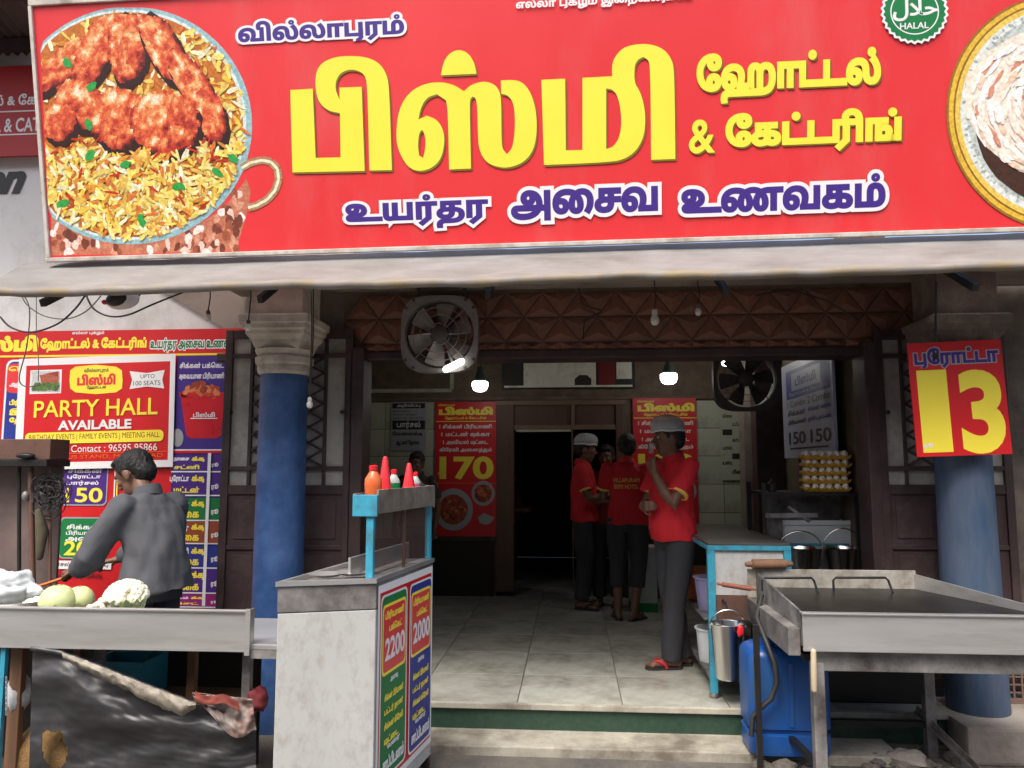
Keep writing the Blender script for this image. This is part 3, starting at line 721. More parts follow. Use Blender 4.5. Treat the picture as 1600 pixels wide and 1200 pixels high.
# title lettering (traced outlines)
T_pi = [(454, 141), (489, 139), (493.5, 247), (532.5, 246), (531.5, 177), (513, 173.5), (498, 160), (493, 137), (494, 113), (503, 98.5), (523, 89.5), (547, 87.5), (573, 89.5), (593, 98.5), (605, 117), (608.5, 140), (612.5, 266), (577.5, 266.5), (574.5, 133), (570, 117), (560, 110.5), (547, 108.7), (533, 113.5), (525.5, 125), (524, 140), (531, 156), (531, 137.3), (565.3, 136), (570, 267.3), (457.3, 269.5)]
T_s = [(657, 268.5), (640, 263), (630, 250), (621, 230), (619, 207), (623, 173), (637, 147), (660, 132), (687, 128), (710, 133), (725, 143), (737, 132), (757, 127), (773, 132), (781, 143), (783.3, 160), (783.5, 217), (785, 233), (792, 241), (800, 233), (804, 213), (805, 183), (802, 160), (793, 148.5), (783.2, 147), (782.7, 126), (810, 125), (825, 137), (835, 160), (839, 187), (838, 217), (832, 238), (817, 255), (793, 263), (773, 260), (758, 252), (749, 235), (747, 215), (746, 165), (743, 153), (738, 151), (734.5, 156), (734, 170), (736, 263.5), (702, 265), (700, 173), (697, 157), (683, 147.5), (668, 152), (658, 167), (654, 187), (667, 181), (683, 187), (693, 203), (695, 223), (690, 247), (677, 262)]
T_sh = [(653, 227), (655, 208), (660, 203), (665, 213), (665, 233), (661, 247), (655, 243)]
T_dot = [(689, 118), (693, 97), (703, 83), (717, 77.5), (732, 83), (742, 100), (744.5, 115.5)]
T_mi = [(846, 125), (883, 123.3), (884, 235.3), (910, 234.6), (910, 122), (956.5, 119.5), (956, 103), (960, 90), (973, 75), (993, 69.3), (1017, 69.3), (1037, 77), (1049, 92), (1053.5, 110), (1055, 248.5), (1017.4, 250), (1016, 103), (1012, 93), (1005, 89.4), (997, 93), (991, 103), (991, 130), (1000, 143), (1007, 167), (1008.5, 193), (1005, 217), (993, 237), (977, 248), (957, 253.5), (850, 258)]
T_mh = [(947, 138.5), (957, 140), (965, 150), (970, 173), (971, 197), (967, 217), (958, 230), (947, 233)]
for P, H in ((T_pi, []), (T_s, [T_sh]), (T_dot, []), (T_mi, [T_mh])):
    BN.poly('title_letter_shadow', P, M_YELD, 14, H, 2, (2.2, 3.0))
    BN.poly('title_letter', P, M_YEL, 15, H, 2)
BN.lay = 16
def btext(t, a, b, c, d, m, r, outline=None, orad=.1, sh=None):
    slope = -.022
    l0 = BN.uv((a + c) / 2, (b + d) / 2); sr = (BN.uv(c, d + slope * (c - a))[1] - BN.uv(a, d)[1])
    if sh is not None: BN.text(t, a + 2, b + 2.4, c + 2, d + 2.4, sh, r, layer=17, part='lettering_shadow')
    BN.text(t, a, b, c, d, m, r, outline=outline, orad=orad, layer=(18 if outline is None else None))
BN.lay = 18
btext('ஹோட்டல்', 1088, 78, 1376, 158, M_YEL, .058, sh=M_YELD)
btext('&', 1076, 187, 1117, 240, M_YEL, .02, sh=M_YELD)
btext('கேட்டரிங்', 1133, 172, 1408, 238, M_YEL, .058, sh=M_YELD)
btext('வில்லாபுரம்', 372, 28, 632, 68, M_PUR, .045, M_WHT, .15)
btext('உயர்தர', 540, 304, 763, 358, M_PUR, .05, M_WHT, .15)
btext('அசைவ', 798, 294, 1028, 343, M_PUR, .05, M_WHT, .15)
btext('உணவகம்', 1064, 276, 1383, 330, M_PUR, .05, M_WHT, .15)
BN.text('எல்லா புகழும் இறைவனுக்கே', 806, -8, 1082, 12, M_WHT, .04)
BN.disc('seal_edge', 1428, 19, 50, 48, M_WHT, None, 60, .07); BN.disc('seal_green', 1428, 19, 46, 44, M_GRN, None, 60, .07)
BN.disc('seal_ring', 1428, 19, 38, 36, M_WHT, None, 48, 0, .95)
BN.text('\ufedd\ufefc\ufea3', 1394, 0, 1464, 33, M_WHT, .025); BN.text('HALAL', 1405, 36, 1450, 46, M_WHT, .02)

# ---- awning strip under the banner
AW = thing('awning', 'grey weathered sheet awning with stained hem running below the banner', 'awning', (0, 4.0, 2.6))
rnd = random.Random(11)
AL, AR = on_x(0, 0, -3).x, 3.6
pA = at(30, 402, 4.36); AL = pA.x
pF = at(20, 440, 4.02)
def awn(u, v):
    x = AL + (AR - AL) * u
    y = 4.42 - .40 * v; z0 = at(600, 397, 4.42).z + .01; z1 = at(600, 437, 4.02).z
    z = z0 + (z1 - z0) * (v ** 1.15) - .012 * math.sin(v * math.pi)
    n = noise.noise(V3((x * 1.1, v * 1.5, 3))) * .02 * (v + .2) + noise.noise(V3((x * 5, v * 3, 8))) * .006
    return (x, y + n * .5, z + n + (x + 1.0) * .009)
MB().grid(150, 10, awn).build('sheet', M_AWN, AW, smooth=60, solid=.004)
hemp = [V3(awn(i / 90, 1)) + V3((0, -.012, -.022 + .006 * noise.noise(V3((i * .35, 0, 0))))) for i in range(91)]
MB().tube(hemp, [.026 + .006 * noise.noise(V3((i * .5, 4, 0))) for i in range(91)], 8).build('hem', M_HEM, AW, smooth=60)
for k in range(6):
    x = AL + .4 + k * 1.25; MB().bar((x, 4.04, 2.50 + .0), (x, 4.62, 2.83), .03, .04).build('bracket', M_IRON, AW)

# ================================================================== LEFT WALL PRINTS
YW = 5.33
MN = flat_sign('menu_banner', 'large red menu banner with price panels on the wall behind the man in grey', 'banner', -60, 516, 378, 960, YW, M_RED2, .006)
MN.text('பிஸ்மி', -60, 524, 60, 550, M_YEL, .07); MN.text('ஹோட்டல் & கேட்டரிங்', 63, 527, 229, 550, M_YEL, .055)
MN.text('உயர்தர அசைவ உணவகம்', 235, 528, 377, 549, M_GRN, .035, outline=M_WHT, orad=.14)
MN.text('எல்லா புகழும்', 113, 517, 163, 524, M_WHT, .03); MN.rect('rule', -60, 554, 352, 557, M_YEL)
MN.rect('panel_border', 6, 562, 70, 700, M_WHT, None, 10); MN.rect('blue_panel', 9, 565, 68, 698, M_NAVY, None, 9); MN.rect('red_panel', 11, 568, 66, 614, M_RED, None, 9)
MN.text('செட்', 14, 572, 60, 580, M_YEL, .03); MN.text('ஆப்பம்', 15, 596, 60, 606, M_WHT, .03)
for k in range(3): MN.text(['பிரியாணி', 'இட்லி', 'தோசை'][k], 15, 624 + k * 14, 60, 635 + k * 14, M_YEL, .05)
for (a, b, c, d, m_, T, num) in ((97, 722, 167, 788, M_PUR2, ('சிக்கன்', 'புரோட்டா', 'பார்சல்'), '150'), (95, 810, 165, 871, M_GRN, ('சிக்கன்', 'பிரியாணி', 'அரை'), '200')):
    MN.rect('price_panel_border', a - 2, b - 2, c + 2, d + 2, M_GRY, None, 8); MN.rect('price_panel', a, b, c, d, m_, None, 7)
    for k, q_ in enumerate(T): MN.text(q_, a + 10 - k, b + 9 + k * 10, c - 6 - k * 3, b + 17 + k * 10, M_WHT, .03)
    MN.text(num, a + 6, d - 26, c - 6, d - 3, M_YEL, .02)
MN.rect('white_rule', 178, 725, 180, 830, M_WHT); MN.rect('white_rule', 182, 725, 184, 830, M_YEL)
MN.rect('white_strip', 75, 876, 175, 889, M_WHT); MN.text('பார்சல் வசதி உண்டு', 78, 878, 170, 887, M_BLK, .03); MN.text('தொடர்புக்கு', 90, 894, 160, 904, M_DRED, .03)
MN.rect('green_panel', 184, 775, 200, 800, M_GRN)

BP = flat_sign('bucket_poster', 'purple poster with a printed red chicken bucket and coloured price rows beside the gate', 'poster', 268, 556, 352, 948, YW - .012, M_PUR, .004)
BP.text('சிக்கன் பக்கெட்', 281, 566, 350, 575, M_WHT, .03); BP.text('சுவையான பிரியாணி', 280, 582, 350, 594, M_WHT, .03)
BP.poly('printed_bucket', [(282, 616), (351, 616), (346, 680), (338, 685), (298, 685), (291, 680)], M_KETCH, None); rnd = random.Random(5); sh = []
for k in range(70): sh.append((blob(rnd.uniform(288, 346), rnd.uniform(598, 618), rnd.uniform(4, 8), rnd.uniform(3, 6), 8, rnd.uniform(0, 3), .2, rnd), shade(rnd.choice([s(206, 106, 60), s(226, 132, 80), s(176, 76, 44), s(150, 60, 36)]), .9, 1.1, rnd)))
sh = [P for P in sh if all(((x - 317) / 36) ** 2 + ((y - 620) / 26) ** 2 < 1 for x, y in P[0])]
BP.ink('printed_chicken', sh); BP.poly('bucket_rim', [(280, 613), (352, 613), (351, 621), (282, 621)], M_KETCH)
BP.text('பிஸ்மி', 302, 644, 336, 652, M_WHT, .03); BP.rect('bucket_rule', 298, 653, 340, 654.5, M_WHT)
BP.disc('printed_badge', 278, 684, 9, 14, M_GRY); BP.rect('rule', 268, 702, 352, 704, M_WHT); BP.rect('rule', 268, 704, 352, 708, M_RED2)
for (y0, y1, m_, a_, b_) in ((710, 736, M_PUR2, 'தோசை', 'சட்னி'), (739, 773, M_PUR2, 'புரோட்டா', 'மட்டன்'), (778, 812, M_GRN, 'சிக்கன்', 'வகை'), (815, 848, M_BRN, 'மீன்', 'வகை'), (852, 886, M_NAVY, 'பிரியாணி', 'வகை'), (889, 925, M_PUR2, 'இட்லி', 'வகை'), (928, 947, M_MAG, 'ஆப்பம்', 'செட்')):
    BP.rect('price_row', 268, y0, 352, y1, m_); h = y1 - y0
    BP.text(a_, 266, y0 + 3, 296, y0 + h * .45, M_WHT, .05); BP.text('க்கு', 300, y0 + 3, 320, y0 + h * .45, M_YEL, .05); BP.text(b_, 272, y0 + h * .62, 312, y1 - 3, M_YEL, .04)
    BP.rect('row_rule', 268, y1, 352, y1 + 2, M_WHT); BP.text('ரூ', 331, y0 + h * .5, 342, y1 - h * .2, M_WHT, .05)
BP.rect('column_rule', 322, 708, 327, 946, M_WHT)

PH = flat_sign('party_hall_poster', 'white bordered red poster reading PARTY HALL AVAILABLE pasted over the menu banner', 'poster', 26, 557, 272, 732, YW - .03, M_WHT, .004, tilt=R(1.2))
PH.rect('red_field', 38, 568, 264, 721, M_RED2)
PH.rect('photo_border', 47, 578, 96, 615, M_WHT); sh = [([(49, 580), (94, 580), (94, 613), (49, 613)], s(196, 200, 196)), ([(62, 586), (92, 582), (92, 604), (66, 604)], s(176, 92, 70)), ([(70, 584), (92, 580), (92, 588)], s(150, 60, 48))]
for k in range(60): sh.append((blob(rnd.uniform(53, 90), rnd.uniform(599, 609), rnd.uniform(2, 5), rnd.uniform(2, 4), 7, 0, .3, rnd), shade(s(90, 120, 62), .6, 1.3, rnd)))
PH.ink('printed_building', sh)
PH.poly('yellow_badge', [(110, 579), (118, 573), (150, 570), (182, 573), (191, 579), (192, 595), (191, 607), (182, 613), (150, 616), (118, 613), (110, 607), (109, 595)], M_YEL)
PH.text('வில்லாபுரம்', 132, 575, 170, 583, M_BLK, .03); PH.text('பிஸ்மி', 121, 584, 181, 602, M_RED, .06); PH.text('ஹோட்டல்', 136, 602, 166, 609, M_BLK, .03)
PH.poly('white_tag', [(203, 580), (230, 583), (258, 578), (254, 593), (257, 607), (230, 604), (203, 608), (207, 594)], M_WHT)
PH.text('UPTO', 220, 585, 242, 591, M_BLK, .0); PH.text('100 SEATS', 209, 595, 251, 602, M_BLK, .0)
PH.text('PARTY HALL', 54, 624, 247, 650, M_YEL, .012); PH.text('AVAILABLE', 91, 656, 206, 671, M_WHT, .035)
PH.rect('yellow_bar', 40, 674, 256, 692, M_YEL, None, 7); PH.text('BIRTHDAY EVENTS | FAMILY EVENTS | MEETING HALL', 46, 677, 250, 688, M_DRED, .0)
PH.text('For Details Contact : 96595 95866', 44, 695, 246, 706, M_WHT, .0); PH.rect('rule', 38, 707, 264, 708, M_ORG); PH.text('NEAR BUS STAND, MAIN ROAD', 60, 710, 255, 717, M_ORG, .0)

# ================================================================== INNER PRINTS
def price_poster(px0, py0, px1, py1, label, num, dy=0):
    S_ = flat_sign('price_poster', label, 'poster', px0, py0, px1, py1, YB - .06, M_RED2, .012, group='red price posters inside')
    fx = lambda u: px0 + (px1 - px0) * u; fy = lambda v: py0 + (py1 - py0) * v
    S_.text('வில்லாபுரம்', fx(.05), fy(.015), fx(.32), fy(.035), M_YEL, .03)
    S_.text('பிஸ்மி', fx(.06), fy(.035), fx(.95), fy(.098), M_YEL, .07); S_.text('ஹோட்டல் & கேட்டரிங்', fx(.16), fy(.108), fx(.84), fy(.135), M_YEL, .03)
    S_.rect('rule', fx(0), fy(.142), fx(1), fy(.148), M_YEL)
    for k, q_ in enumerate(('1 சிக்கன் பிரியாணி', '1 மட்டன் சுக்கா', '1 அவியல் முட்டை', 'கிரேவி அனைத்தும்')): S_.text(q_, fx(.07 + .03 * (k % 3)), fy(.165 + k * .058), fx(.93 - .03 * (k % 3)), fy(.205 + k * .058), M_WHT, .03)
    S_.text('ரூ', fx(.05), fy(.52), fx(.1), fy(.545), M_WHT, .03); S_.text(num, fx(.07), fy(.405), fx(.96), fy(.578), M_YEL, .035)
    S_.rect('rule', fx(0), fy(.602), fx(1), fy(.606), M_ORG)
    for (u, v, r_) in ((.30, .80, .32), (.79, .68, .19)):
        S_.disc('printed_plate', fx(u), fy(v), r_ * (px1 - px0), r_ * (px1 - px0) * 1.08, M_GRY); sh = [(blob(fx(u), fy(v), r_ * 70, r_ * 74, 24, 0, .02), s(150, 60, 30))]
        for k in range(70):
            a = random.uniform(0, 6.28); q_ = math.sqrt(random.random()) * r_ * 62; sh.append((blob(fx(u) + q_ * math.cos(a), fy(v) + q_ * math.sin(a), 4.5, 2.2, 7, random.uniform(0, 3), .2), shade(random.choice([s(170, 80, 40), s(196, 110, 50), s(120, 40, 24), s(150, 60, 30)]))))
        S_.ink('printed_dish', sh)
    S_.poly('printed_bowl', [(fx(.70), fy(.86)), (fx(.80), fy(.825)), (fx(.97), fy(.86)), (fx(.92), fy(.90)), (fx(.84), fy(.915)), (fx(.74), fy(.90))], M_GRY)
price_poster(680, 628, 775, 838, 'red poster reading 170 with biryani picture left of the inner doorway', '170')
price_poster(990, 622, 1090, 836, 'red price poster behind the man in the hair net', '190')
NT = flat_sign('black_white_notice', 'black and white printed notice on the pale wall tiles beside the 170 poster', 'notice', 611, 628, 666, 704, YB - .03, M_GRY, .004)
for (a, b, t_) in ((630, 636, 'அறிவிப்பு'), (657, 669, 'பார்சல்')): NT.rect('black_band', 613, a, 664, b + 2, M_BLK); NT.text(t_, 620, a + 1, 657, b + 1, M_WHT, .02)
for k, q_ in enumerate(('இங்கு உணவு', 'கிடைக்கும்', 'சுத்தமான முறையில்')): NT.text(q_, 614, 641 + k * 5.2, 640 + k * 11, 644.5 + k * 5.2, M_BLK, .0)
NT.text('வேலைக்கு', 613, 674, 660, 682, M_BLK, .04); NT.text('ஆட்கள் தேவை', 619, 687, 655, 697, M_BLK, .04)
# notices and combo board on the right-hand side wall (facing into the opening)
SWX = XR - .03
def side_sign(name, label, px0, pyt0, pyb0, px1, m, cat='notice', Xp=SWX):
    a = on_x(px0, pyb0, Xp); S_ = Sign(name, label, cat, a, V3((0, -1, 0)), Z)
    b = on_x(px0, pyt0, Xp); c = on_x(px1, pyb0, Xp); S_.W = (c - a).length; S_.H = b.z - a.z
    q_ = lambda h: [S_.w(0, 0, h), S_.w(S_.W, 0, h), S_.w(S_.W, S_.H, h), S_.w(0, S_.H, h)]
    MB().hexa(q_(-.02) + q_(0)).build('sheet', m, S_.t)
    def lrect(part, u0, v0, u1, v1, mm): S_.poly_uv(part, [(u0 * S_.W, v0 * S_.H), (u1 * S_.W, v0 * S_.H), (u1 * S_.W, v1 * S_.H), (u0 * S_.W, v1 * S_.H)], mm)
    def ltext(t, u0, v0, u1, v1, mm, r=.03):
        vs, fs = text_geo(t, r); x0 = min(p.x for p in vs); x1 = max(p.x for p in vs); y0 = min(p.y for p in vs); y1 = max(p.y for p in vs); h = S_.nxt(None)
        mb = MB(); mb.add([S_.w((u0 + (p.x - x0) / (x1 - x0) * (u1 - u0)) * S_.W, (v0 + (p.y - y0) / (y1 - y0) * (v1 - v0)) * S_.H, h + p.z * .0001) for p in vs], fs)
        link('lettering', mb.mesh('lettering', MW[S_.t].inverted()), mm, S_.t)
    S_.lrect, S_.ltext = lrect, ltext; return S_
M_BOARDW = mat('combo_board', (.36, .40, .50), .45, var=.1, scale=3)
CB = side_sign('combo_board', 'pale blue combo price board with navy header above the egg trays', 1226, 572, 716, 1306, M_BOARDW, 'sign', XR - .10)
CB.lrect('navy_header', .10, .62, .97, .92, M_NAVY); CB.lrect('white_badge', .22, .70, .80, .88, M_BOARDW); CB.ltext('பிஸ்மி', .30, .74, .72, .84, M_NAVY, .05); CB.ltext('ஹோட்டல் & கேட்டரிங்', .16, .64, .92, .685, M_BOARDW, .02)
CB.ltext('1 Combo', .12, .53, .5, .595, M_BLK, .0); CB.ltext('2 Combo', .55, .53, .96, .60, M_BLK, .0)
for k, (a, b) in enumerate((('சிக்கன்', 'சிக்கன் ரைஸ்'), ('பிரியாணி', 'நூடுல்ஸ்'))): CB.ltext(a, .12, .44 - k * .10, .5, .50 - k * .10, M_BLK, .02); CB.ltext(b, .55, .44 - k * .10, .96, .50 - k * .10, M_NAVY, .02)
CB.ltext('150', .13, .14, .48, .27, M_BLK, .02); CB.ltext('150', .58, .14, .95, .27, M_BLK, .02); CB.lrect('rule', .15, .09, .9, .105, M_BLK)
SN = flat_sign('wall_notice', 'column of small paper notices on the inner wall under the dark fan', 'notice', 1126, 640, 1162, 750, YB - .04, M_WTILE, .004)
for k in range(8):
    x0_ = 1129 + 15 * (k % 2); y0_ = 646 + k * 12.5
    if k in (2, 5): SN.rect('black_band', x0_, y0_, x0_ + 15, y0_ + 9, M_BLK)
    else: SN.text(['விலை', 'பட்டியல்', 'தேநீர்', 'காபி', 'பால்', 'வடை', 'உணவு', 'மீன்'][k], x0_, y0_, x0_ + 15, y0_ + 7, M_BLK, .04)
p0 = at(1182, 700, 7.4); p1 = at(1226, 700, 7.4); MB().box((p0.x, 7.4, PZ), (p1.x, 7.6, 3.0)).build('inner_pillar', M_BROWN, RB, bevel=.01)
p0 = at(1162, 700, 7.7); p1 = at(1182, 700, 7.7); MB().box((p0.x, 7.7, PZ), (p1.x, 7.9, 3.0)).build('inner_pillar', M_CEIL, RB, bevel=.01)
# framed panel high on the back wall, reflections painted on as flat sheets
PP = flat_sign('framed_panel', 'long dark framed panel with painted reflections above the inner doorway', 'panel', 784, 547, 992, 607, YB - .10, M_IRON, .05, part='frame')
M_PALE = mat('pale_panel', (.74, .72, .62), .3, var=.15, scale=3, dirt=(.4, .36, .28), damt=.3, dscale=4)
PP.rect('painted_street_reflection', 818, 549, 931, 602, M_PALE); PP.rect('painted_street_reflection', 963, 549, 987, 592, M_PALE); PP.rect('dark_sheet', 788, 549, 815, 598, M_DARKIN); PP.rect('painted_shirt_reflection', 935, 552, 961, 602, M_DRED)  # pale and dark red pieces paint in the reflected street and shirt
PP.poly('dark_shape', [(898, 604), (898, 592), (905, 586), (917, 586), (924, 592), (924, 604)], M_DARKIN)
PP.rect('bottom_bead', 788, 602, 988, 605, M_PALE)

# hanging 13 poster
H13 = flat_sign('parotta_poster', 'red hanging poster with purple parotta lettering and a large yellow 13', 'poster', 1425, 533, 1573, 712, 4.60, M_RED2, .008, tilt=R(2.0))
H13.text('புரோட்டா', 1428, 542, 1560, 574, M_PUR2, .045, outline=M_GRY, orad=.11)
H13.text('1', 1437, 578, 1484, 707, M_YEL, .035, part='numeral'); H13.text('3', 1500, 577, 1569, 709, M_YEL, .035, part='numeral'); H13.text('ரூ', 1444, 692, 1458, 702, M_WHT, .03)
MB().tube([at(1463, 440, 4.61), at(1462, 500, 4.61), at(1462, 536, 4.605)], .006, 6).build('hanging_cord', M_WIRE, H13.t)
MB().ell(at(1462, 556, 4.59), (.02, .012, .02), 10, 6).build('knot', M_WIRE, H13.t)

# ================================================================== LAMPS, FANS, WIRES
def hang_lamp(px, py, Y, wpx, label, lit, top, capm=M_WIREG, name='hanging_bulb', group='bulbs hanging on wires'):
    c = at(px, py, Y); r = wpx / 2 * Y / F
    t = thing(name, label, 'lamp', c, 0, group)
    b = MB()
    if lit: b.lathe(c, [(.001, -r * .75), (r * .5, -r * .70), (r * .85, -r * .45), (r, -.05 * r), (r, r * .45), (r * .85, r * .55)], 16)
    else: b.lathe(c, [(.001, -r * 1.7), (r * .6, -r * 1.55), (r * .95, -r * 1.0), (r, -r * .3), (r * .8, r * .3), (r * .6, r * .6)], 14)
    b.build('bulb', M_LIT if lit else M_BULB, t, smooth=50)
    h = MB(); h.lathe(c, [(r * .86, r * .552), (r * .7, r * 1.1), (r * .4, r * 1.7), (r * .35, r * 2.4), (.004, r * 2.5)] if lit else [(r * .65, r * .58), (r * .7, r * 1.3), (r * .55, r * 1.9), (.004, r * 2)], 12)
    h.build('holder', capm, t, smooth=40)
    MB().tube([c + V3((0, 0, r * 1.9)), V3((c.x + .01, c.y, (c.z + top) / 2)), V3((c.x, c.y, top))], .004, 6).build('wire', M_WIRE, t)
hang_lamp(750, 603, 7.6, 25, 'lit white bulb hanging above the 170 poster', True, 3.0, M_CAPM)
hang_lamp(1045, 591, 7.6, 26, 'lit white bulb with dark cap hanging left of the dark fan', True, 3.0, M_CAPM)
hang_lamp(1139, 563, 7.4, 26, 'lit white bulb seen through the dark fan', True, 3.0, M_CAPM)
hang_lamp(1023, 497, 4.95, 14, 'larger unlit white bulb hanging before the relief tile beam', False, 2.8, M_BULB)
hang_lamp(1091, 485, 5.05, 10, 'small dull unlit bulb before the beam, right of the larger one', False, 2.8, M_FANW)
hang_lamp(325, 494, 4.7, 10, 'small unlit bulb hanging left of the column capital', False, 2.8, M_RUST)
hang_lamp(388, 509, 4.5, 10, 'small unlit bulb hanging in front of the column capital', False, 2.8, M_RUST)
hang_lamp(484, 630, 4.6, 10, 'white bulb on a long wire beside the left blue column', False, 2.8, M_BULB)

def box_fan(px, py, Y, hpx, label, mf, mb_, brk, rot, thickness=.08, blades=6):
    c = at(px, py, Y); h = hpx * Y / F
    t = thing('wall_fan', label, 'fan', c, 0)
    def P(r, a, y): return c + V3((r * math.cos(a), y, r * math.sin(a)))
    n = 64; rings = []
    def sup(a, r): k = (abs(math.cos(a)) ** 3.6 + abs(math.sin(a)) ** 3.6) ** (-1 / 3.6); return r * k
    for (f_, y) in ((0, -thickness / 2), (0, thickness / 2), (1, thickness / 2), (1, -thickness / 2)):
        rings.append([P(sup(2 * math.pi * j / n, h) if f_ == 0 else h * .895, 2 * math.pi * j / n, y) for j in range(n)])
    rings.append(rings[0]); MB().loft(rings, cap=False).build('frame', mf, t, smooth=40)
    MB().loft([[P(h * .896, 2 * math.pi * j / 40, y) for j in range(40)] for y in (-.01, .10)], cap=False).build('shroud', mf, t, smooth=60, solid=.004)
    for k in range(blades):
        a0 = rot + k * 2 * math.pi / blades
        def bl(u, v):
            r = h * (.22 + .60 * u); a = a0 + (v - .5) * (.80 - .18 * u) ; return P(r, a, -.005 + (v - .5) * .07 * (1.1 - .5 * u))
        MB().grid(6, 6, bl).build('blade', mb_, t, smooth=60, solid=.003)
    hb = MB(); hb.loft([[P(r_, 2 * math.pi * j / 24, y) for j in range(24)] for r_, y in ((h * .22, .04), (h * .24, -.01), (h * .22, -.035), (h * .14, -.045))]); hb.build('hub', M_FAND, t, smooth=30)
    for r_ in (.28, .5, .7):
        MB().tube([P(h * r_, 2 * math.pi * j / 40, -thickness / 2 + .004) for j in range(41)], .0025, 5, caps=False).build('guard_ring', mf, t)
    for k in range(4):
        a = math.pi / 4 + k * math.pi / 2
        MB().bar(P(h * .15, a, -thickness / 2 + .006), P(h * .9, a, -thickness / 2 + .006), .006, .005, up=(0, 1, 0)).build('guard_spoke', mf, t)
        for q_ in (-.13, .13): MB().ell(P(h * 1.10, a + q_, -thickness / 2 - .002), (.011, .003, .011), 8, 5).build('bolt', M_FAND, t)
    MB().ell(c + V3((0, .10, 0)), (h * .2, .08, h * .2), 14, 8).build('motor', M_FAND, t, smooth=60)
    MB().bar(c + V3((-h * .7, .05, 0)), c + V3((h * .7, .05, 0)), .02, .02).build('motor_bar', M_FAND, t)
    for sx in (-1, 1): MB().bar(c + V3((sx * h * .6, .04, h * .9)), V3((c.x + sx * h * .6, brk[0], brk[1])), .025, .012).build('bracket', M_FAND, t)
box_fan(688, 523, 4.98, 62, 'large pale square framed fan hanging in front of the relief tile beam', M_FANW, M_FANB, (5.02, 2.80), .35)
box_fan(1165, 592, 6.3, 50, 'dark grimy fan hanging inside near the combo board', M_FAND, M_FAND, (6.35, 3.0), .1)
tb = thing('tube_lamp', 'short lit white tube lamp at the lower edge of the pale fan', 'lamp', at(709, 571, 4.90))
MB().tube([at(697, 577, 4.90), at(721, 565, 4.90)], .021, 12, round_ends=True).build('tube', M_LITT, tb, smooth=60)
MB().bar(at(709, 571, 4.925), at(700, 548, 4.935), .02, .012).build('bracket', M_FANW, tb)

def cable(pts, Y, r, label, m=M_WIRE):
    P = [at(a, b, Y) for a, b in pts]; Q = []
    for i in range(len(P) - 1):
        p0, p1, p2, p3 = P[max(i - 1, 0)], P[i], P[i + 1], P[min(i + 2, len(P) - 1)]
        for k in range(6):
            t = k / 6; Q.append(.5 * ((2 * p1) + (p2 - p0) * t + (2 * p0 - 5 * p1 + 4 * p2 - p3) * t * t + (3 * p1 - p0 - 3 * p2 + p3) * t ** 3))
    Q.append(P[-1]); return solo(MB().tube(Q, r, 6), 'cable', m, label, 'cable', 'cables hanging under the awning', smooth=60)
cable([(0, 495), (18, 512), (50, 519), (90, 506), (118, 482), (134, 460)], 4.7, .006, 'black cable sagging from the left frame edge under the awning')
cable([(30, 452), (42, 476), (70, 494), (105, 498), (135, 486), (158, 462)], 4.75, .004, 'thin cable sagging just right of the first one under the awning', M_WIREG)
cable([(134, 460), (146, 482), (170, 494), (200, 492), (240, 475), (290, 455)], 4.7, .006, 'black cable sagging under the small floodlight')
cable([(32, 455), (46, 482), (42, 540), (30, 590), (40, 604), (58, 602)], 4.9, .004, 'thin wire looping down in front of the party hall poster', M_WIREG)
cable([(57, 452), (57, 520), (60, 560), (60, 596)], 4.92, .003, 'straight thin wire hanging in front of the party hall poster', M_WIREG)
cable([(905, 450), (912, 476), (940, 486), (915, 500), (912, 530)], 5.0, .005, 'dark wire loop hanging on the relief tile beam')
cable([(1180, 462), (1230, 455), (1290, 470), (1340, 500)], 4.9, .006, 'cable running along the right end of the beam')
cable([(486, 455), (487, 520), (484, 590), (484, 622)], 4.62, .003, 'thin wire beside the left column capital')
# small floodlight / horn at the top left
fl = thing('floodlight', 'small dark oval floodlight with red rim under the awning', 'lamp', at(190, 470, 4.6))
c = at(192, 469, 4.6)
MB().ell(c, (.10, .09, .055), 18, 10, Matrix.Rotation(R(-14), 3, 'Y')).build('housing', M_WALLW, fl, smooth=60)
MB().ell(c + V3((-.005, -.045, -.004)), (.075, .06, .043), 18, 10, Matrix.Rotation(R(-14), 3, 'Y')).build('lens', M_IRON, fl, smooth=60)
MB().ell(c + V3((-.085, -.05, -.022)), (.022, .02, .016), 10, 6).build('red_indicator', M_KETCH, fl, smooth=60)
MB().bar(c + V3((.06, .03, .02)), c + V3((.14, .1, .18)), .03, .03).build('mount', M_RUST, fl)

# ================================================================== LEFT PREP TABLE
LZ = .93
fr_ = on_z(392, 953, LZ); LY0 = fr_.y; LX1 = fr_.x; LX0 = -3.6; LY1 = LY0 + .62
LT = thing('steel_prep_table', 'long stainless steel prep table with deep front edge at left', 'table', ((LX0 + LX1) / 2, LY0 + .3, 0))
lz0 = at(200, 1016, LY0).z
MB().box((LX0, LY0, lz0), (LX1 - .012, LY0 + .012, LZ)).build('front_panel', M_STEEL, LT, bevel=.003)
MB().box((LX1 - .011, LY0 - .006, lz0 - .006), (LX1, LY0 + .05, LZ + .002)).build('end_return', M_STEEL, LT, bevel=.003)
MB().box((LX0, LY0 + .0125, lz0 + .01), (LX1 + .13, LY1, lz0 + .035)).build('table_top', M_STEEL, LT, bevel=.004)
MB().box((LX1 + .001, LY0 + .0125, lz0 - .03), (LX1 + .13, LY0 + .02, lz0 + .009)).build('top_edge', M_STEELD, LT)
MB().box((LX0, LY0 - .012, LZ - .012), (LX1 - .013, LY0 - .0005, LZ + .001)).build('rolled_lip', M_STEEL, LT, bevel=.005)
MB().box((LX1 - .02, LY0 - .014, lz0 - .012), (LX1 + .004, LY0 - .0065, LZ + .006)).build('corner_strip', M_STEEL, LT, bevel=.002)
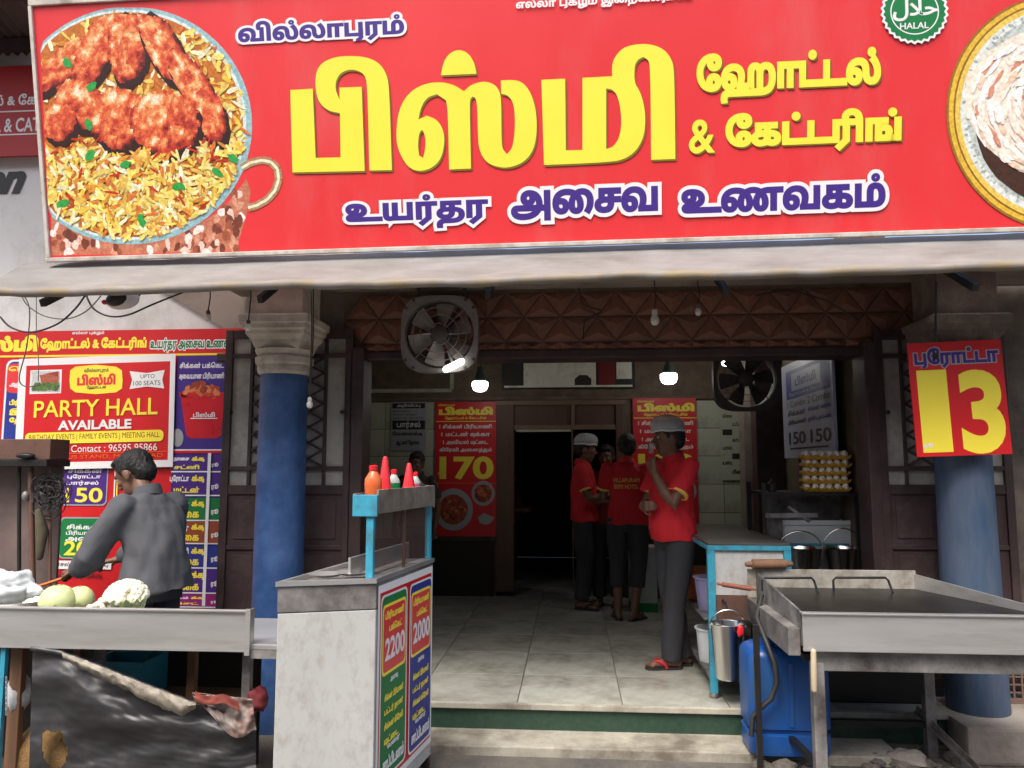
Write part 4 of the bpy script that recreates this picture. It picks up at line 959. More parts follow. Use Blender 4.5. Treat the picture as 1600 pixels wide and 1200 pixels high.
for x in (LX1 - .06, -2.3, LX0 + .2):
    for y in (LY0 + .13, LY1 - .06): MB().box((x - .02, y - .02, 0), (x + .02, y + .02, lz0 + .009)).build('leg', M_STEELD, LT, bevel=.003)
lx_ = at(3, 1080, LY0 + .03).x
MB().box((lx_ - .012, LY0 + .02, 0), (lx_ + .012, LY0 + .044, lz0 + .009)).build('leg', M_CYAN, LT)
# black tarpaulin hung under the front edge
TP = thing('black_tarpaulin', 'torn black tarpaulin hanging with folds below the steel prep table', 'tarpaulin', at(225, 1200, LY0))
def tedge(u):
    pts = [(0, 1016), (.12, 1022), (.3, 1045), (.5, 1073), (.72, 1102), (.82, 1108), (.9, 1118), (1, 1112)]
    for (a, b), (c, d) in zip(pts, pts[1:]):
        if u <= c: return b + (d - b) * (u - a) / (c - a)
    return pts[-1][1]
def tarp(u, v):
    px = 52 + 348 * u + (1 - v) * 0 - 8 * v * (1 - u); py = tedge(u) * (1 - v) + 1262 * v
    n = .02 * math.sin(v * 16 + 5 * noise.noise(V3((u * 2.5, v * 1.5, 3)))) * (.35 + .65 * abs(noise.noise(V3((u * 3, v * 2, 12))))) * 1.4 + .06 * noise.noise(V3((u * 3.2, v * 2.2, 1))) + .012 * noise.noise(V3((u * 6, v * 9 + u * 4, 4))) + .003 * noise.noise(V3((u * 20, v * 24, 9)))
    return at(px, py, LY0 + .015 + n + .02 * v)
hole = lambda u, v: ((u - .11) / .055) ** 2 + ((v - .62 - .3 * (u - .1)) / .13) ** 2 < 1 + .9 * noise.noise(V3((u * 25, v * 12, 3)))
MB().grid(150, 110, tarp, hole).build('sheet', M_TARP, TP, smooth=60, solid=.003)
def fold(u, v):
    k = .13 + u * .60; px = 52 + 348 * k; y0 = tedge(k) - 4; w_ = 10 + 24 * u * (1.35 - .6 * u)
    py = y0 + (w_ * (1 - max(0, u - .9) * 7)) * v + 7 * noise.noise(V3((u * 11, 2, 1))) * v + 3 * noise.noise(V3((u * 30, v * 2, 5)))
    return at(px, py, LY0 - .035 - .022 * math.sin(v * math.pi) + .012 * noise.noise(V3((u * 12, v * 3, 5))))
MB().grid(60, 6, fold).build('turned_edge', M_TARPI, TP, smooth=60, solid=.002)
rolled = [V3(tarp(i / 40 * .86, 0)) + V3((0, -.012, .012)) for i in range(41)]
MB().tube(rolled, [.012 + .005 * noise.noise(V3((i * .6, 0, 3))) for i in range(41)], 7).build('rolled_edge', M_TARP, TP, smooth=60)
rg_ = thing('printed_rag', 'crumpled red and white printed rag tied at the tarpaulin corner', 'rag', at(360, 1150, LY0))
def ragf(u, v):
    px = 300 + 94 * u + 6 * v; py = 1082 + 10 * u + (18 + 46 * math.sin(min(1, u * 1.05) * 2.2) ** 2) * v
    n = .03 * noise.noise(V3((u * 5, v * 3, 21))) + .012 * noise.noise(V3((u * 14, v * 8, 2))); return at(px, py, LY0 - .03 + n)
M_RAG = mat('rag_print', (.27, .25, .23), .7, var=.35, scale=9, dirt=(.17, .06, .045), damt=.5, dscale=7)
MB().grid(36, 20, ragf).build('cloth', M_RAG, rg_, smooth=60, solid=.002)
def ragr(u, v): return at(305 + 68 * u, 1080 + 14 * u + 14 * v + 4 * math.sin(u * 7), LY0 - .06 + .012 * noise.noise(V3((u * 6, v * 2, 7))))
MB().grid(20, 5, ragr).build('red_fold', mat('rag_red', (.22, .05, .035), .7, var=.35, scale=12), rg_, smooth=60, solid=.002)
# things under the table
def crate_box(nm, label, cat, lo, hi, m, bev=.01):
    t = thing(nm, label, cat, ((lo[0] + hi[0]) / 2, (lo[1] + hi[1]) / 2, lo[2]))
    th = .012; x0, y0, z0 = lo; x1, y1, z1 = hi
    MB().box((x0, y0, z0), (x1, y0 + th, z1)).box((x0, y1 - th, z0), (x1, y1, z1)).box((x0, y0 + th, z0), (x0 + th, y1 - th, z1)).box((x1 - th, y0 + th, z0), (x1, y1 - th, z1)).box((x0 + th, y0 + th, z0), (x1 - th, y1 - th, z0 + th)).build('body', m, t, bevel=.003)
    MB().box((x0 - .01, y0 - .01, z1 - .03), (x1 + .01, y0 - .001, z1 + .004)).build('rim', m, t, bevel=.003)
    return t
a = at(140, 1058, LY0 + .35); b = at(232, 1032, LY0 + .35)
crate_box('teal_tub', 'teal plastic tub half hidden under the steel prep table', 'tub', (a.x, LY0 + .3, .42), (b.x, LY0 + .55, b.z), M_CYAN)
bench = thing('wooden_trestle', 'low wooden trestle with teal legs under the steel prep table', 'trestle', (at(300, 1090, LY0 + .5).x, LY0 + .5, 0))
xa, xb = at(120, 1090, LY0 + .4).x, at(385, 1090, LY0 + .4).x
MB().box((xa, LY0 + .28, .38), (xb, LY0 + .58, .415)).build('plank', M_WOOD, bench, bevel=.004)
for x, m_ in ((at(312, 1060, LY0 + .4).x, M_WOOD), (at(322, 1060, LY0 + .4).x + .02, M_CYAN), (at(362, 1060, LY0 + .4).x, M_CYAN), (xa + .05, M_WOOD)): MB().box((x - .02, LY0 + .30, 0 if m_ != M_WOOD else .416), (x + .02, LY0 + .34, .379 if m_ != M_WOOD else .68)).build('leg' if m_ != M_WOOD else 'upright', m_, bench)
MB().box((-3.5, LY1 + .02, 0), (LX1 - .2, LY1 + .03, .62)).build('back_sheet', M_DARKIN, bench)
def lump(c, r, seed, amp=.18, n=22, m=14, M=None):
    mb = MB(); mb.ell((0, 0, 0), (1, 1, 1), n, m)
    for i, p in enumerate(mb.v): 
        k = 1 + amp * noise.noise(p * 1.6 + V3((seed, 0, 0))) + amp * .5 * noise.noise(p * 4 + V3((0, seed, 0)))
        q_ = V3((p.x * r[0] * k, p.y * r[1] * k, p.z * r[2] * k)); mb.v[i] = V3(c) + (M @ q_ if M else q_)
    return mb
c = at(401, 1093, LY0 + .12); solo(lump(c, (.055, .06, .055), 3, .3), 'red_bundle', mat('red_cloth', (.13, .012, .018), .8), 'dark red cloth bundle under the right end of the prep table', 'cloth', smooth=60)
c = at(28, 1085, LY0 + .15); wb = solo(lump(c, (.055, .06, .10), 5, .25), 'white_sack', mat('white_sack', (.55, .56, .58), .7, var=.1), 'small white sack beside the tarpaulin at the far left', 'sack', smooth=60)
c = at(50, 1225, LY0 + .22); solo(lump((c.x + .15, c.y, .14), (.28, .14, .2), 8, .12), 'brown_sack', mat('jute', (.20, .115, .04), .9, var=.3, scale=30, bump=.4), 'brown jute sack seen through the hole in the tarpaulin', 'sack', smooth=60)
MB_ = MB(); xw = at(24, 1050, LY0 + .1).x; solo(MB().box((xw - .03, LY0 + .1, .0), (xw + .03, LY0 + .14, lz0 + .06)), 'wooden_post', M_WOOD, 'brown wooden post under the left end of the prep table', 'post', bevel=.004)
ch = thing('steel_chain', 'thin steel chain hanging under the left end of the prep table', 'chain', at(10, 1110, LY0 + .01))
for k in range(14):
    c = at(10, 1060 + k * 4.2, LY0 + .008); r_ = .007
    P = [c + (V3((math.cos(a_) * r_ * .6, 0, math.sin(a_) * r_ * 1.25)) if k % 2 else V3((0, math.cos(a_) * r_ * .6, math.sin(a_) * r_ * 1.25))) for a_ in [2 * math.pi * j / 10 for j in range(11)]]
    MB().tube(P, .0018, 5, caps=False).build('chain_link', M_STEEL, ch)
# on the table
TZ = lz0 + .0355
vb = thing('vegetable_crate', 'low steel crate carrying the vegetables behind the front edge of the prep table', 'crate', (at(130, 950, LY0 + .2).x, LY0 + .2, TZ))
xa, xb = at(40, 950, LY0 + .2).x, at(240, 950, LY0 + .2).x
MB().box((xa, LY0 + .04, TZ), (xb, LY0 + .36, .828)).build('crate', M_STEELD, vb, bevel=.006); MB().box((xa - .01, LY0 + .03, .829), (xb + .01, LY0 + .37, .84)).build('lid', M_BOARD, vb, bevel=.003)
def on_tab(px, py): return on_z(px, py, LZ)
def cabbage(px, py, rpx, label, Y):
    c = at(px, py, Y); r = rpx * Y / F; c.z = max(c.z, .841 + r * .9); t = thing('cabbage', label, 'cabbage', c, 0, 'cabbages on the prep table')
    lump(c, (r, r, r * .92), px, .05, 28, 18).build('head', M_CABB, t, smooth=60)
    for k in range(5):
        a0 = k * 1.257 + px
        def lf(u, v):
            th = .25 + 1.6 * u; ph = a0 + (v - .5) * 1.7 * math.sin(.4 + u * 2.3); rr = r * (1.03 + .03 * u + .05 * max(0, u - .7) + .012 * noise.noise(V3((u * 6, v * 6, px))))
            return c + V3((rr * math.sin(th) * math.cos(ph), rr * math.sin(th) * math.sin(ph), rr * math.cos(th)))
        MB().grid(10, 10, lf).build('outer_leaf', M_CABB, t, smooth=60, solid=.002)
YV = LY0 + .16
cabbage(90, 940, 26, 'larger pale green cabbage on the steel table near the man\'s knife', YV)
cabbage(124, 937, 21, 'smaller pale green cabbage next to the cauliflower', YV + .08)
cf = thing('cauliflower', 'large white cauliflower resting on the edge of the steel table', 'cauliflower', at(195, 940, YV))
rnd = random.Random(2); fm = MB()
cc = at(198, 934, YV); base = at(165, 945, YV - .02)
for k in range(150):
    d = V3((rnd.gauss(0, 1), rnd.gauss(0, 1), abs(rnd.gauss(0, 1)))).normalized(); 
    p = cc + V3((d.x * .095, d.y * .09, d.z * .085 - .01)); fm.ell(p, (.019, .019, .018), 8, 6)
for k in range(70):
    t_ = rnd.random(); p = cc.lerp(base + V3((-.06, 0, -.02)), t_) + V3((rnd.uniform(-.03, .03), rnd.uniform(-.05, .05), rnd.uniform(-.01, .04) * (1 - t_))); fm.ell(p, (.018, .018, .016), 8, 6)
fm.build('curd', M_CAUL, cf, smooth=60)['kind'] = 'stuff'
lump(cc + V3((0, 0, -.02)), (.09, .085, .08), 2, .05).build('core', M_CAUL, cf, smooth=60)
for k in range(5):
    a0 = -.6 + k * .5
    def lf(u, v): return cc + V3((.07 * math.cos(a0) + .04 * u * math.cos(a0) + (v - .5) * .05 * math.sin(a0), -.07 * math.sin(a0) - .03 * u + (v - .5) * .05, -.07 + .07 * u + .01 * math.sin(v * 9)))
    MB().grid(6, 6, lf).build('leaf', M_LEAF, cf, smooth=60, solid=.002)
pb = thing('plastic_bag', 'bulging translucent white plastic bag on the left end of the steel table', 'bag', at(20, 948, YV))
lump(at(14, 918, YV + .1), (.125, .12, .085), 12, .28, 40, 26).build('bag', M_BAG, pb, smooth=70)
lump(at(50, 924, YV + .1), (.05, .03, .035), 15, .4).build('knot', M_BAG, pb, smooth=70)
kn = thing('knife', 'kitchen knife with orange handle in the grey-shirted man\'s hand', 'knife', at(80, 910, 4.42))
MB().tube([at(57, 917, 4.41), at(76, 911, 4.42), at(100, 903, 4.43)], [.014, .013, .014], 8, flat=.7, round_ends=True).build('handle', M_PORG, kn, smooth=60)
MB().hexa([at(a_, b_, 4.41 + c_) for a_, b_, c_ in ((58, 920, 0), (20, 930, 0), (20, 930, .002), (58, 920, .002), (58, 914, 0), (24, 923, 0), (24, 923, .002), (58, 914, .002))]).build('blade', M_STEEL, kn)
bw = thing('steel_bowl', 'wide steel bowl behind the plastic bag on the prep table', 'bowl', at(30, 940, LY0 + .4))
bc = at(25, 935, LY0 + .38); MB().lathe(V3((bc.x, bc.y, TZ)), [(.12, 0), (.2, .07), (.23, .13), (.235, .135), (.225, .128), (.19, .07), (.11, .012)], 28).build('bowl', M_STEEL, bw, smooth=50)
# rusty grill stand behind
SG = thing('grill_stand', 'rusty brown grill stand with top hood, vertical rods and dark wire bundle at far left', 'grill stand', at(30, 960, 4.42))
ys = 4.45
def sb(px0, py0, px1, py1, d0_, d1_, nm, m): 
    a = at(px0, py1, ys); b = at(px1, py0, ys); return MB().box((a.x, ys + d0_, a.z), (b.x, ys + d1_, b.z)).build(nm, m, SG, bevel=.004)
sb(-60, 686, 83, 718, -.02, .16, 'hood', M_RUST); sb(-62, 718, 82, 729, -.05, .17, 'hood_ledge', M_IRON)
sb(-60, 729, 76, 968, .13, .15, 'back_sheet', M_MAUVE); sb(-60, 968, 76, 975, -.04, .16, 'base_shelf', M_IRON)
for x, m_, r_ in ((30, M_IRON, .011), (48, M_RUST, .017), (78, M_RUST, .009), (-20, M_IRON, .01)):
    MB().tube([at(x, 729, ys + .02), at(x + (4 if x == 48 else 0), 968, ys + .02)], r_, 8).build('rod', m_, SG, smooth=60)
for x in (-40, 70):
    p = at(x, 975, ys + .05); MB().box((p.x - .02, p.y - .02, 0), (p.x + .02, p.y + .02, p.z)).build('leg', M_IRON, SG)
MB().ell(at(40, 712, ys - .05), (.06, .03, .018), 14, 8).build('gas_valve', M_IRON, SG, smooth=60)
MB().ell(at(40, 775, ys - .0), (.022, .022, .03), 12, 8).build('clamp', M_STEELD, SG, smooth=60)
wbd = MB(); rnd = random.Random(9)
for k in range(26):
    cx_, cy_ = 78 + rnd.uniform(-10, 10), 772 + rnd.uniform(-12, 14); r_ = rnd.uniform(8, 26); t0 = rnd.uniform(0, 6); ex = rnd.uniform(.7, 1.2)
    wbd.tube([at(cx_ + r_ * ex * math.cos(t0 + j * .45), cy_ + r_ * math.sin(t0 + j * .45), ys - .02 + .05 * rnd.random()) for j in range(12)], .0035, 5)
wbd.build('wire_bundle', M_WIRE, SG)['kind'] = 'stuff'
MB().tube([at(60, 800, ys), at(66, 830, ys - .01), at(62, 870, ys)], [.02, .035, .02], 8, round_ends=True).build('hanging_rag', mat('olive_rag', (.07, .06, .035), .9, var=.3, bump=.3), SG, smooth=60)

# ================================================================== CART
CZ = 1.10
NR, FR, NL = on_z(588, 906, CZ), on_z(676, 874, CZ), on_z(435, 911, CZ)
FL = NL + (FR - NR)
CT = thing('snack_cart', 'tall grey sheet metal snack cart with cyan shelf posts and price poster on its side', 'cart', ((NR + FL) / 2).xy.to_3d())
def lerp4(z, grow=0, zz=None):
    c = (NR + FR + NL + FL) / 4; out = []
    for p in (NL, NR, FR, FL):
        d = (p - c); d.z = 0; d = d * (1 + grow); out.append(V3((c.x + d.x, c.y + d.y, z)))
    return out
def ring_prism(z0, z1, g0=0): return MB().hexa(lerp4(z0, g0) + lerp4(z1, g0))
ring_prism(.10, .972).build('body', M_SHEET, CT, bevel=.004)
ring_prism(.975, 1.085, .006).build('steel_band', M_STEELD, CT, bevel=.003)
rim = MB(); o_ = lerp4(0, .03); i_ = lerp4(0, -.06)
for k in range(4):
    a, b, c, d = o_[k], o_[(k + 1) % 4], i_[(k + 1) % 4], i_[k]
    rim.hexa([V3((p.x, p.y, 1.086)) for p in (a, b, c, d)] + [V3((p.x, p.y, 1.106)) for p in (a, b, c, d)])
rim.build('counter_rim', M_STEEL, CT); 
for k, p in enumerate(lerp4(0, -.08)): MB().box((p.x - .02, p.y - .02, 0), (p.x + .02, p.y + .02, .10)).build('leg', M_IRON, CT)
dirc = (FR - NR); Lc = V3((dirc.x, dirc.y, 0)).length; dU = V3((dirc.x, dirc.y, 0)).normalized(); inw = V3((-dU.y, dU.x, 0))
def cp_(u, wv, z): p = NR + dU * (u * Lc) + inw * wv; return V3((p.x, p.y, z))
def cbox(u0, u1, w0, w1, z0, z1): return MB().hexa([cp_(u0, w0, z0), cp_(u1, w0, z0), cp_(u1, w1, z0), cp_(u0, w1, z0), cp_(u0, w0, z1), cp_(u1, w0, z1), cp_(u1, w1, z1), cp_(u0, w1, z1)])
# trough back board, posts, shelf tray
cbox(.02, .99, .13, .142, 1.107, 1.19).build('trough_panel', M_STEEL, CT, bevel=.002)
cbox(-.01, .02, .015, .050, 1.107, 1.385).build('shelf_post', M_CYAN, CT, bevel=.003); cbox(.965, .995, .005, .035, 1.107, 1.385).build('shelf_post', M_CYAN, CT, bevel=.003)
cbox(-.02, .99, .10, .112, 1.385, 1.475).build('shelf_board', M_BOARD, CT, bevel=.002); cbox(.0, 1.0, -.005, .007, 1.385, 1.492).build('shelf_board', M_BOARD, CT, bevel=.002)
cbox(-.025, -.001, -.005, .112, 1.375, 1.47).build('shelf_end', M_CYAN, CT, bevel=.003); cbox(1.001, 1.02, -.005, .112, 1.375, 1.492).build('shelf_end', M_STEELD, CT, bevel=.003)
cbox(.001, .99, .0075, .0995, 1.40, 1.412).build('shelf_bottom', M_BOARD, CT)
cbox(.04, .95, .02, .024, 1.12, 1.38).build('glass_pane', M_PANE, CT); cbox(.50, .52, .016, .028, 1.107, 1.384).build('pane_mullion', M_RUST, CT)
for k in range(2): 
    c = cp_(.0 + .1 * k, .24 - .1 * k, 1.107); solo(MB().lathe(c, [(.03, 0), (.055, .004), (.075, .014), (.078, .014), (.056, .002), (.03, .002)], 24), 'steel_plate', M_STEEL, ['steel plate nearer the left edge of the cart top', 'steel plate beside the cyan post on the cart top'][k], 'plate', 'steel plates on the cart', smooth=40)
# poster on the cart side
CS = Sign('cart_poster', 'white bordered price poster with 2200 and 2000 panels on the cart side', 'poster', cp_(0, -.004, .16), dU, Z)
CS.N = -inw
def cr(part, u0, z0, u1, z1, m, rr=.02):
    l, r, b, t = u0 * Lc, u1 * Lc, z0 - .16, z1 - .16; P = []
    for cx, cy, a0 in ((r - rr, t - rr, 0), (l + rr, t - rr, 90), (l + rr, b + rr, 180), (r - rr, b + rr, 270)):
        for k in range(4): a = R(a0 + k * 30); P.append((cx + rr * math.cos(a), cy + rr * math.sin(a)))
    CS.poly_uv(part, P, m)
def ctx(t, u0, z0, u1, z1, m, r, outline=None):
    for rr, mm in (([(.13, outline)] if outline else []) + [(r, m)]):
        vs, fs = text_geo(t, rr); x0 = min(p.x for p in vs); x1 = max(p.x for p in vs); y0 = min(p.y for p in vs); y1 = max(p.y for p in vs); h = CS.nxt(None)
        mb = MB(); mb.add([CS.w((u0 + (p.x - x0) / (x1 - x0) * (u1 - u0)) * Lc, z0 - .16 + (p.y - y0) / (y1 - y0) * (z1 - z0), h + p.z * .0001) for p in vs], fs); link('lettering', mb.mesh('lettering', MW[CS.t].inverted()), mm, CS.t)
cr('sheet', .02, .17, .985, 1.07, M_WHT, .006); cr('red_field', .05, .20, .96, 1.035, M_RED2, .006)
for u0, u1, mm, num in ((.08, .48, M_GRN, '2200'), (.54, .94, M_NAVY, '2000')):
    cr('panel_border', u0 - .015, .215, u1 + .015, 1.02, M_WHT, .03); cr('price_panel', u0, .225, u1, 1.01, mm, .028)
    cr('yellow_band', u0 + .01, .665, u1 - .01, .975, M_YEL, .024); cr('red_band', u0 + .025, .678, u1 - .025, .962, M_RED, .02)
    ctx('பிரியாணி', u0 + .05, .90, u1 - .05, .945, M_YEL, .05); ctx('பக்கெட்', u0 + .11, .85, u1 - .08, .885, M_YEL, .05)
    ctx(num, u0 + .05, .725, u1 - .03, .825, M_WHT, .03); ctx('அளவு', u0 + .14, .62, u1 - .14, .645, M_WHT, .04)
    for k, q_ in enumerate(('சிக்கன் பிரியாணி', 'பட்டர் நான்', 'சிக்கன் கிரேவி', 'முட்டை')): ctx(q_, u0 + .05, .545 - k * .062, u1 - (.05 if k < 3 else .12), .585 - k * .062, M_YEL, .055)
    ctx('வரை', u0 + .1, .335, u1 - .1, .36, M_WHT, .04); ctx('சாப்பிடலாம்', u0 + .03, .255, u1 - .03, .315, M_WHT, .06)
# bottles on the shelf
def on_shelf(u, wv=.055): return cp_(u, wv, 1.4125)
def squeeze(u, h, label, m=M_KETCH):
    c = on_shelf(u); t = thing('sauce_bottle', label, 'bottle', c, 0, 'sauce bottles on the cart shelf')
    MB().lathe(c, [(.034, 0), (.036, .012), (.034, .05), (.033, .075)], 18).build('body', m, t, smooth=40)
    MB().lathe(c, [(.0335, .0755), (.030, .09), (.012, h - .01), (.008, h), (.002, h)], 18).build('cone_cap', m, t, smooth=40)
def jar(u, h, r, mb_, mc, label, band=None, wv=.055):
    c = on_shelf(u, wv); t = thing('sauce_bottle', label, 'bottle', c, 0, 'sauce bottles on the cart shelf')
    MB().lathe(c, [(r * .9, 0), (r, .01), (r * .93, h * .35), (r, h * .5), (r * .98, h * .68), (r * .5, h * .85), (r * .42, h * .88)], 18).build('body', mb_, t, smooth=40)
    MB().lathe(c, [(r * .5, h * .881), (r * .52, h), (r * .3, h + .004)], 14).build('cap', mc, t, smooth=40)
    if band: MB().lathe(c, [(r * 1.01, h * .40), (r * 1.02, h * .5), (r * 1.01, h * .62)], 18, cap=False).build('label_band', band, t, smooth=40)
jar(.10, .185, .040, M_SAUCE, M_KETCH, 'orange sauce bottle with red cap at the near end of the cart shelf')
squeeze(.28, .23, 'red cone-topped squeeze bottle beside the orange bottle'); jar(.43, .165, .030, M_BOTL, M_KETCH, 'clear bottle with red cap and green band on the cart shelf', M_GRN)
squeeze(.70, .20, 'red cone-topped squeeze bottle farther along the cart shelf'); jar(.83, .15, .026, M_BOTL, M_KETCH, 'clear bottle with pink band behind the farther squeeze bottle', mat('pink_band', (.6, .1, .2), .5))
solo(lump(on_shelf(.93, .06) + V3((0, 0, .05)), (.035, .03, .05), 4, .3), 'dark_cloth', M_CHAR, 'crumpled dark cloth at the far end of the cart shelf', 'cloth', smooth=60)

# ================================================================== GRIDDLE
GY0, GY1, GX0, GX1, GXB = 3.92, 4.86, 1.10, 2.34, 2.03
GZ = at(1400, 960, GY0).z
GR = thing('griddle_table', 'large steel framed flat black griddle on legs in the right foreground', 'griddle', ((GX0 + GX1) / 2, (GY0 + GY1) / 2, 0))
gz0 = at(1260, 1018, GY0).z; GB = at(1300, 893, GY1).z
MB().box((GX0, GY0, gz0), (GX1, GY0 + .012, GZ)).build('front_panel', M_STEEL, GR, bevel=.003)
MB().box((GX0 - .004, GY0 - .010, GZ - .006), (GX1 + .004, GY0 + .03, GZ + .003)).build('front_lip', M_STEEL, GR, bevel=.003)
sidep = lambda x0, x1, dx=0: MB().hexa([V3(p) for p in ((x0, GY0 + .031, gz0 + .02), (x1, GY0 + .031, gz0 + .02), (x1 + dx, GY1, gz0 + .02), (x0 + dx, GY1, gz0 + .02), (x0, GY0 + .031, GZ), (x1, GY0 + .031, GZ), (x1 + dx, GY1, GB - .01), (x0 + dx, GY1, GB - .01))])
sidep(GX0, GX0 + .012).build('side_panel', M_STEELD, GR); sidep(GX1 - .012, GX1, GXB - GX1).build('side_panel', M_STEEL, GR)
MB().box((GX0 - .06, GY0 + .04, gz0 - .03), (GX0 - .002, GY1, gz0 + .10)).build('side_channel', M_STEELD, GR, bevel=.004)
M_RIM = mat('pale_rim', (.50, .48, .42), .5, .3, var=.15, scale=4, dirt=(.2, .16, .11), damt=.4, dscale=6)
MB().box((GX0 - .05, GY1, GZ - .1), (GXB, GY1 + .012, GB + .01)).build('back_rim', M_RIM, GR, bevel=.003)
MB().hexa([V3((x, y, z)) for z in (gz0 + .10, GZ - .02) for x, y in ((GX0 + .0125, GY0 + .0305), (GX1 - .013, GY0 + .0305), (GXB - .013, GY1 - .001), (GX0 + .0125, GY1 - .001))]).build('griddle_plate', M_TAWA, GR, bevel=.004)
apr = MB().box((GX0 + .06, GY0 + .05, gz0 - .10), (GX1, GY0 + .075, gz0 + .02)); apr.build('apron', M_STEELD, GR)
MB().box((GX0 + .02, GY0 + .08, gz0 - .06), (GXB - .02, GY1 - .05, gz0 - .03)).build('burner_tray', M_IRON, GR)
for x, y in ((GX0 + .075, GY0 + .06), (GX1 - .06, GY0 + .06), (GX0 + .03, 4.64), (GXB - .06, 4.64)):
    MB().box((x - .028, y - .028, 0), (x + .028, y + .028, gz0 - .0605)).build('leg', M_STEELD, GR, bevel=.004)
a = at(1181, 975, 4.28); MB().box((a.x - .014, 4.27, 0), (a.x + .014, 4.298, gz0 + .05)).build('leg', M_IRON, GR)
MB().bar((GX0 + .075, GY0 + .09, .16), (GX0 + .03, 4.61, .16), .03, .03).build('stretcher', M_IRON, GR)
MB().bar((GX0 + .06, 4.64, .17), (GXB - .09, 4.64, .17), .03, .03).build('stretcher', M_IRON, GR)
def handle(pts, label):
    P = [at(a, b, y) for a, b, y in pts]; return solo(MB().tube(P, .008, 8), 'wire_handle', M_IRON, label, 'handle', 'bent rod handles on the griddle', smooth=50)
zpl = GZ - .019
def hnd(px0, px1, yy, label):
    a = at(px0, 908, yy); b = at(px1, 908, yy); solo(MB().tube([(a.x, yy, zpl), (a.x, yy, zpl + .06), (a.x + .015, yy, zpl + .075), (b.x - .015, yy, zpl + .078), (b.x, yy, zpl + .062), (b.x + .01, yy - .03, zpl)], .007, 8), 'press_handle', M_IRON, label, 'handle', 'bent rod handles on the griddle', smooth=40)
hnd(1191, 1272, 4.70, 'bent iron rod handle on the left rear of the griddle'); hnd(1302, 1388, 4.74, 'bent iron rod handle on the right rear of the griddle')
def rolling(a, b, r, label, m=M_WOOD): return solo(MB().tube([a, a.lerp(b, .1), a.lerp(b, .12), a.lerp(b, .88), a.lerp(b, .9), b], [r * .55, r * .6, r, r, r * .6, r * .55], 12, round_ends=True), 'wooden_roller', m, label, 'roller', smooth=50)
za = GB + .03
ra = at(1168, 895, GY1 - .03); rb = at(1236, 893, GY1 - .0); ra.z = rb.z = GB + .042
rolling(ra, rb, .030, 'thick wooden roller lying across the back left corner of the griddle')
rolling(at(1122, 912, 4.6), at(1180, 921, 4.6), .014, 'thin reddish wooden stick poking out left of the griddle', mat('red_wood', (.22, .07, .045), .6))
a = at(1271, 1018, GY0 - .02); b = at(1272, 1078, GY0 - .02); solo(MB().tube([a, a.lerp(b, .5), b], [.013, .015, .014], 8, round_ends=True), 'hanging_stick', M_CREAM, 'short cream stick hanging at the front left corner of the griddle', 'stick', smooth=50)
hs = [at(1190, 930, 4.62), at(1182, 965, 4.5), at(1196, 1000, 4.36), at(1210, 1035, 4.30), at(1214, 1065, 4.30), at(1205, 1092, 4.30), at(1186, 1108, 4.30), at(1176, 1120, 4.30), at(1174, 1150, 4.30)]
solo(MB().tube(hs, .014, 10), 'gas_hose', M_WIRE, 'black rubber gas hose looping in front of the blue drum', 'hose', smooth=60)
rg2 = MB(); lump(at(1188, 975, 4.5), (.05, .06, .11), 31, .35).v; solo(lump(at(1187, 975, 4.62), (.04, .06, .12), 31, .35), 'black_rag', M_CHAR, 'black greasy rag hanging at the left side of the griddle', 'rag', smooth=60)
# blue drum
DB = thing('blue_drum', 'bright blue plastic drum standing under the griddle', 'drum', (0, 0, 0))
dl = on_z(1180, 1166, .0); dY = 4.37; dx0 = at(1172, 1100, dY).x; dx1 = at(1302, 1100, dY).x; dz1 = at(1240, 1016, dY).z - .055
cx_ = (dx0 + dx1) / 2; hw = (dx1 - dx0) / 2
def rrect(g_, z, n=6):
    P = []
    for sx, sy, a0 in ((1, 1, 0), (-1, 1, 90), (-1, -1, 180), (1, -1, 270)):
        for k in range(n): a = R(a0 + 90 * k / (n - 1)); P.append((cx_ + sx * (hw + g_ - .07) + .07 * math.cos(a), dY + .155 + sy * (.155 + g_ - .07) + .07 * math.sin(a), z + .055))
    return P
MB().loft([rrect(-.03, 0), rrect(-.005, .015), rrect(0, .04), rrect(0, .115), rrect(-.018, .125), rrect(-.018, .14), rrect(0, .15), rrect(.002, dz1 * .6), rrect(0, dz1 - .05), rrect(-.012, dz1 - .02), rrect(-.04, dz1)]).build('body', M_PBLUE, DB, smooth=40)
MB().box((cx_ - .012, dY - .008, .22), (cx_ + .012, dY + .002, dz1 - .01)).build('seam', M_PBLUE, DB, bevel=.004)
MB().lathe((cx_ - .08, dY + .15, .055), [(.05, dz1 - .005), (.052, dz1 + .03), (.04, dz1 + .034)], 16).build('cap', M_PBLUE, DB, smooth=40)
# blue framed table at the right side of the opening
BZ = 1.11
lg = on_z(1116, 1090, PZ); bx = lg.x; by = lg.y; BX1 = bx + .46; BY1 = by + 1.55
BT = thing('blue_frame_table', 'blue painted steel frame table with dark top beside the man in the hair net', 'table', (bx, by, PZ))
for x, y in ((bx, by), (bx, BY1), (BX1, by), (BX1, BY1)):
    MB().box((x - .022, y - .022, PZ + .03), (x + .022, y + .022, BZ - .03)).build('leg', M_CYAN, BT, bevel=.003); MB().lathe((x, y, PZ), [(.028, 0), (.03, .015), (.022, .03)], 12).build('foot', M_STEELD, BT, smooth=40)
MB().box((bx - .022, by - .0225, BZ - .0295), (BX1 + .022, by + .022, BZ)).build('top_rail', M_CYAN, BT, bevel=.003); MB().box((bx - .0225, by + .0225, BZ - .0295), (bx + .022, BY1, BZ)).build('top_rail', M_CYAN, BT, bevel=.003)
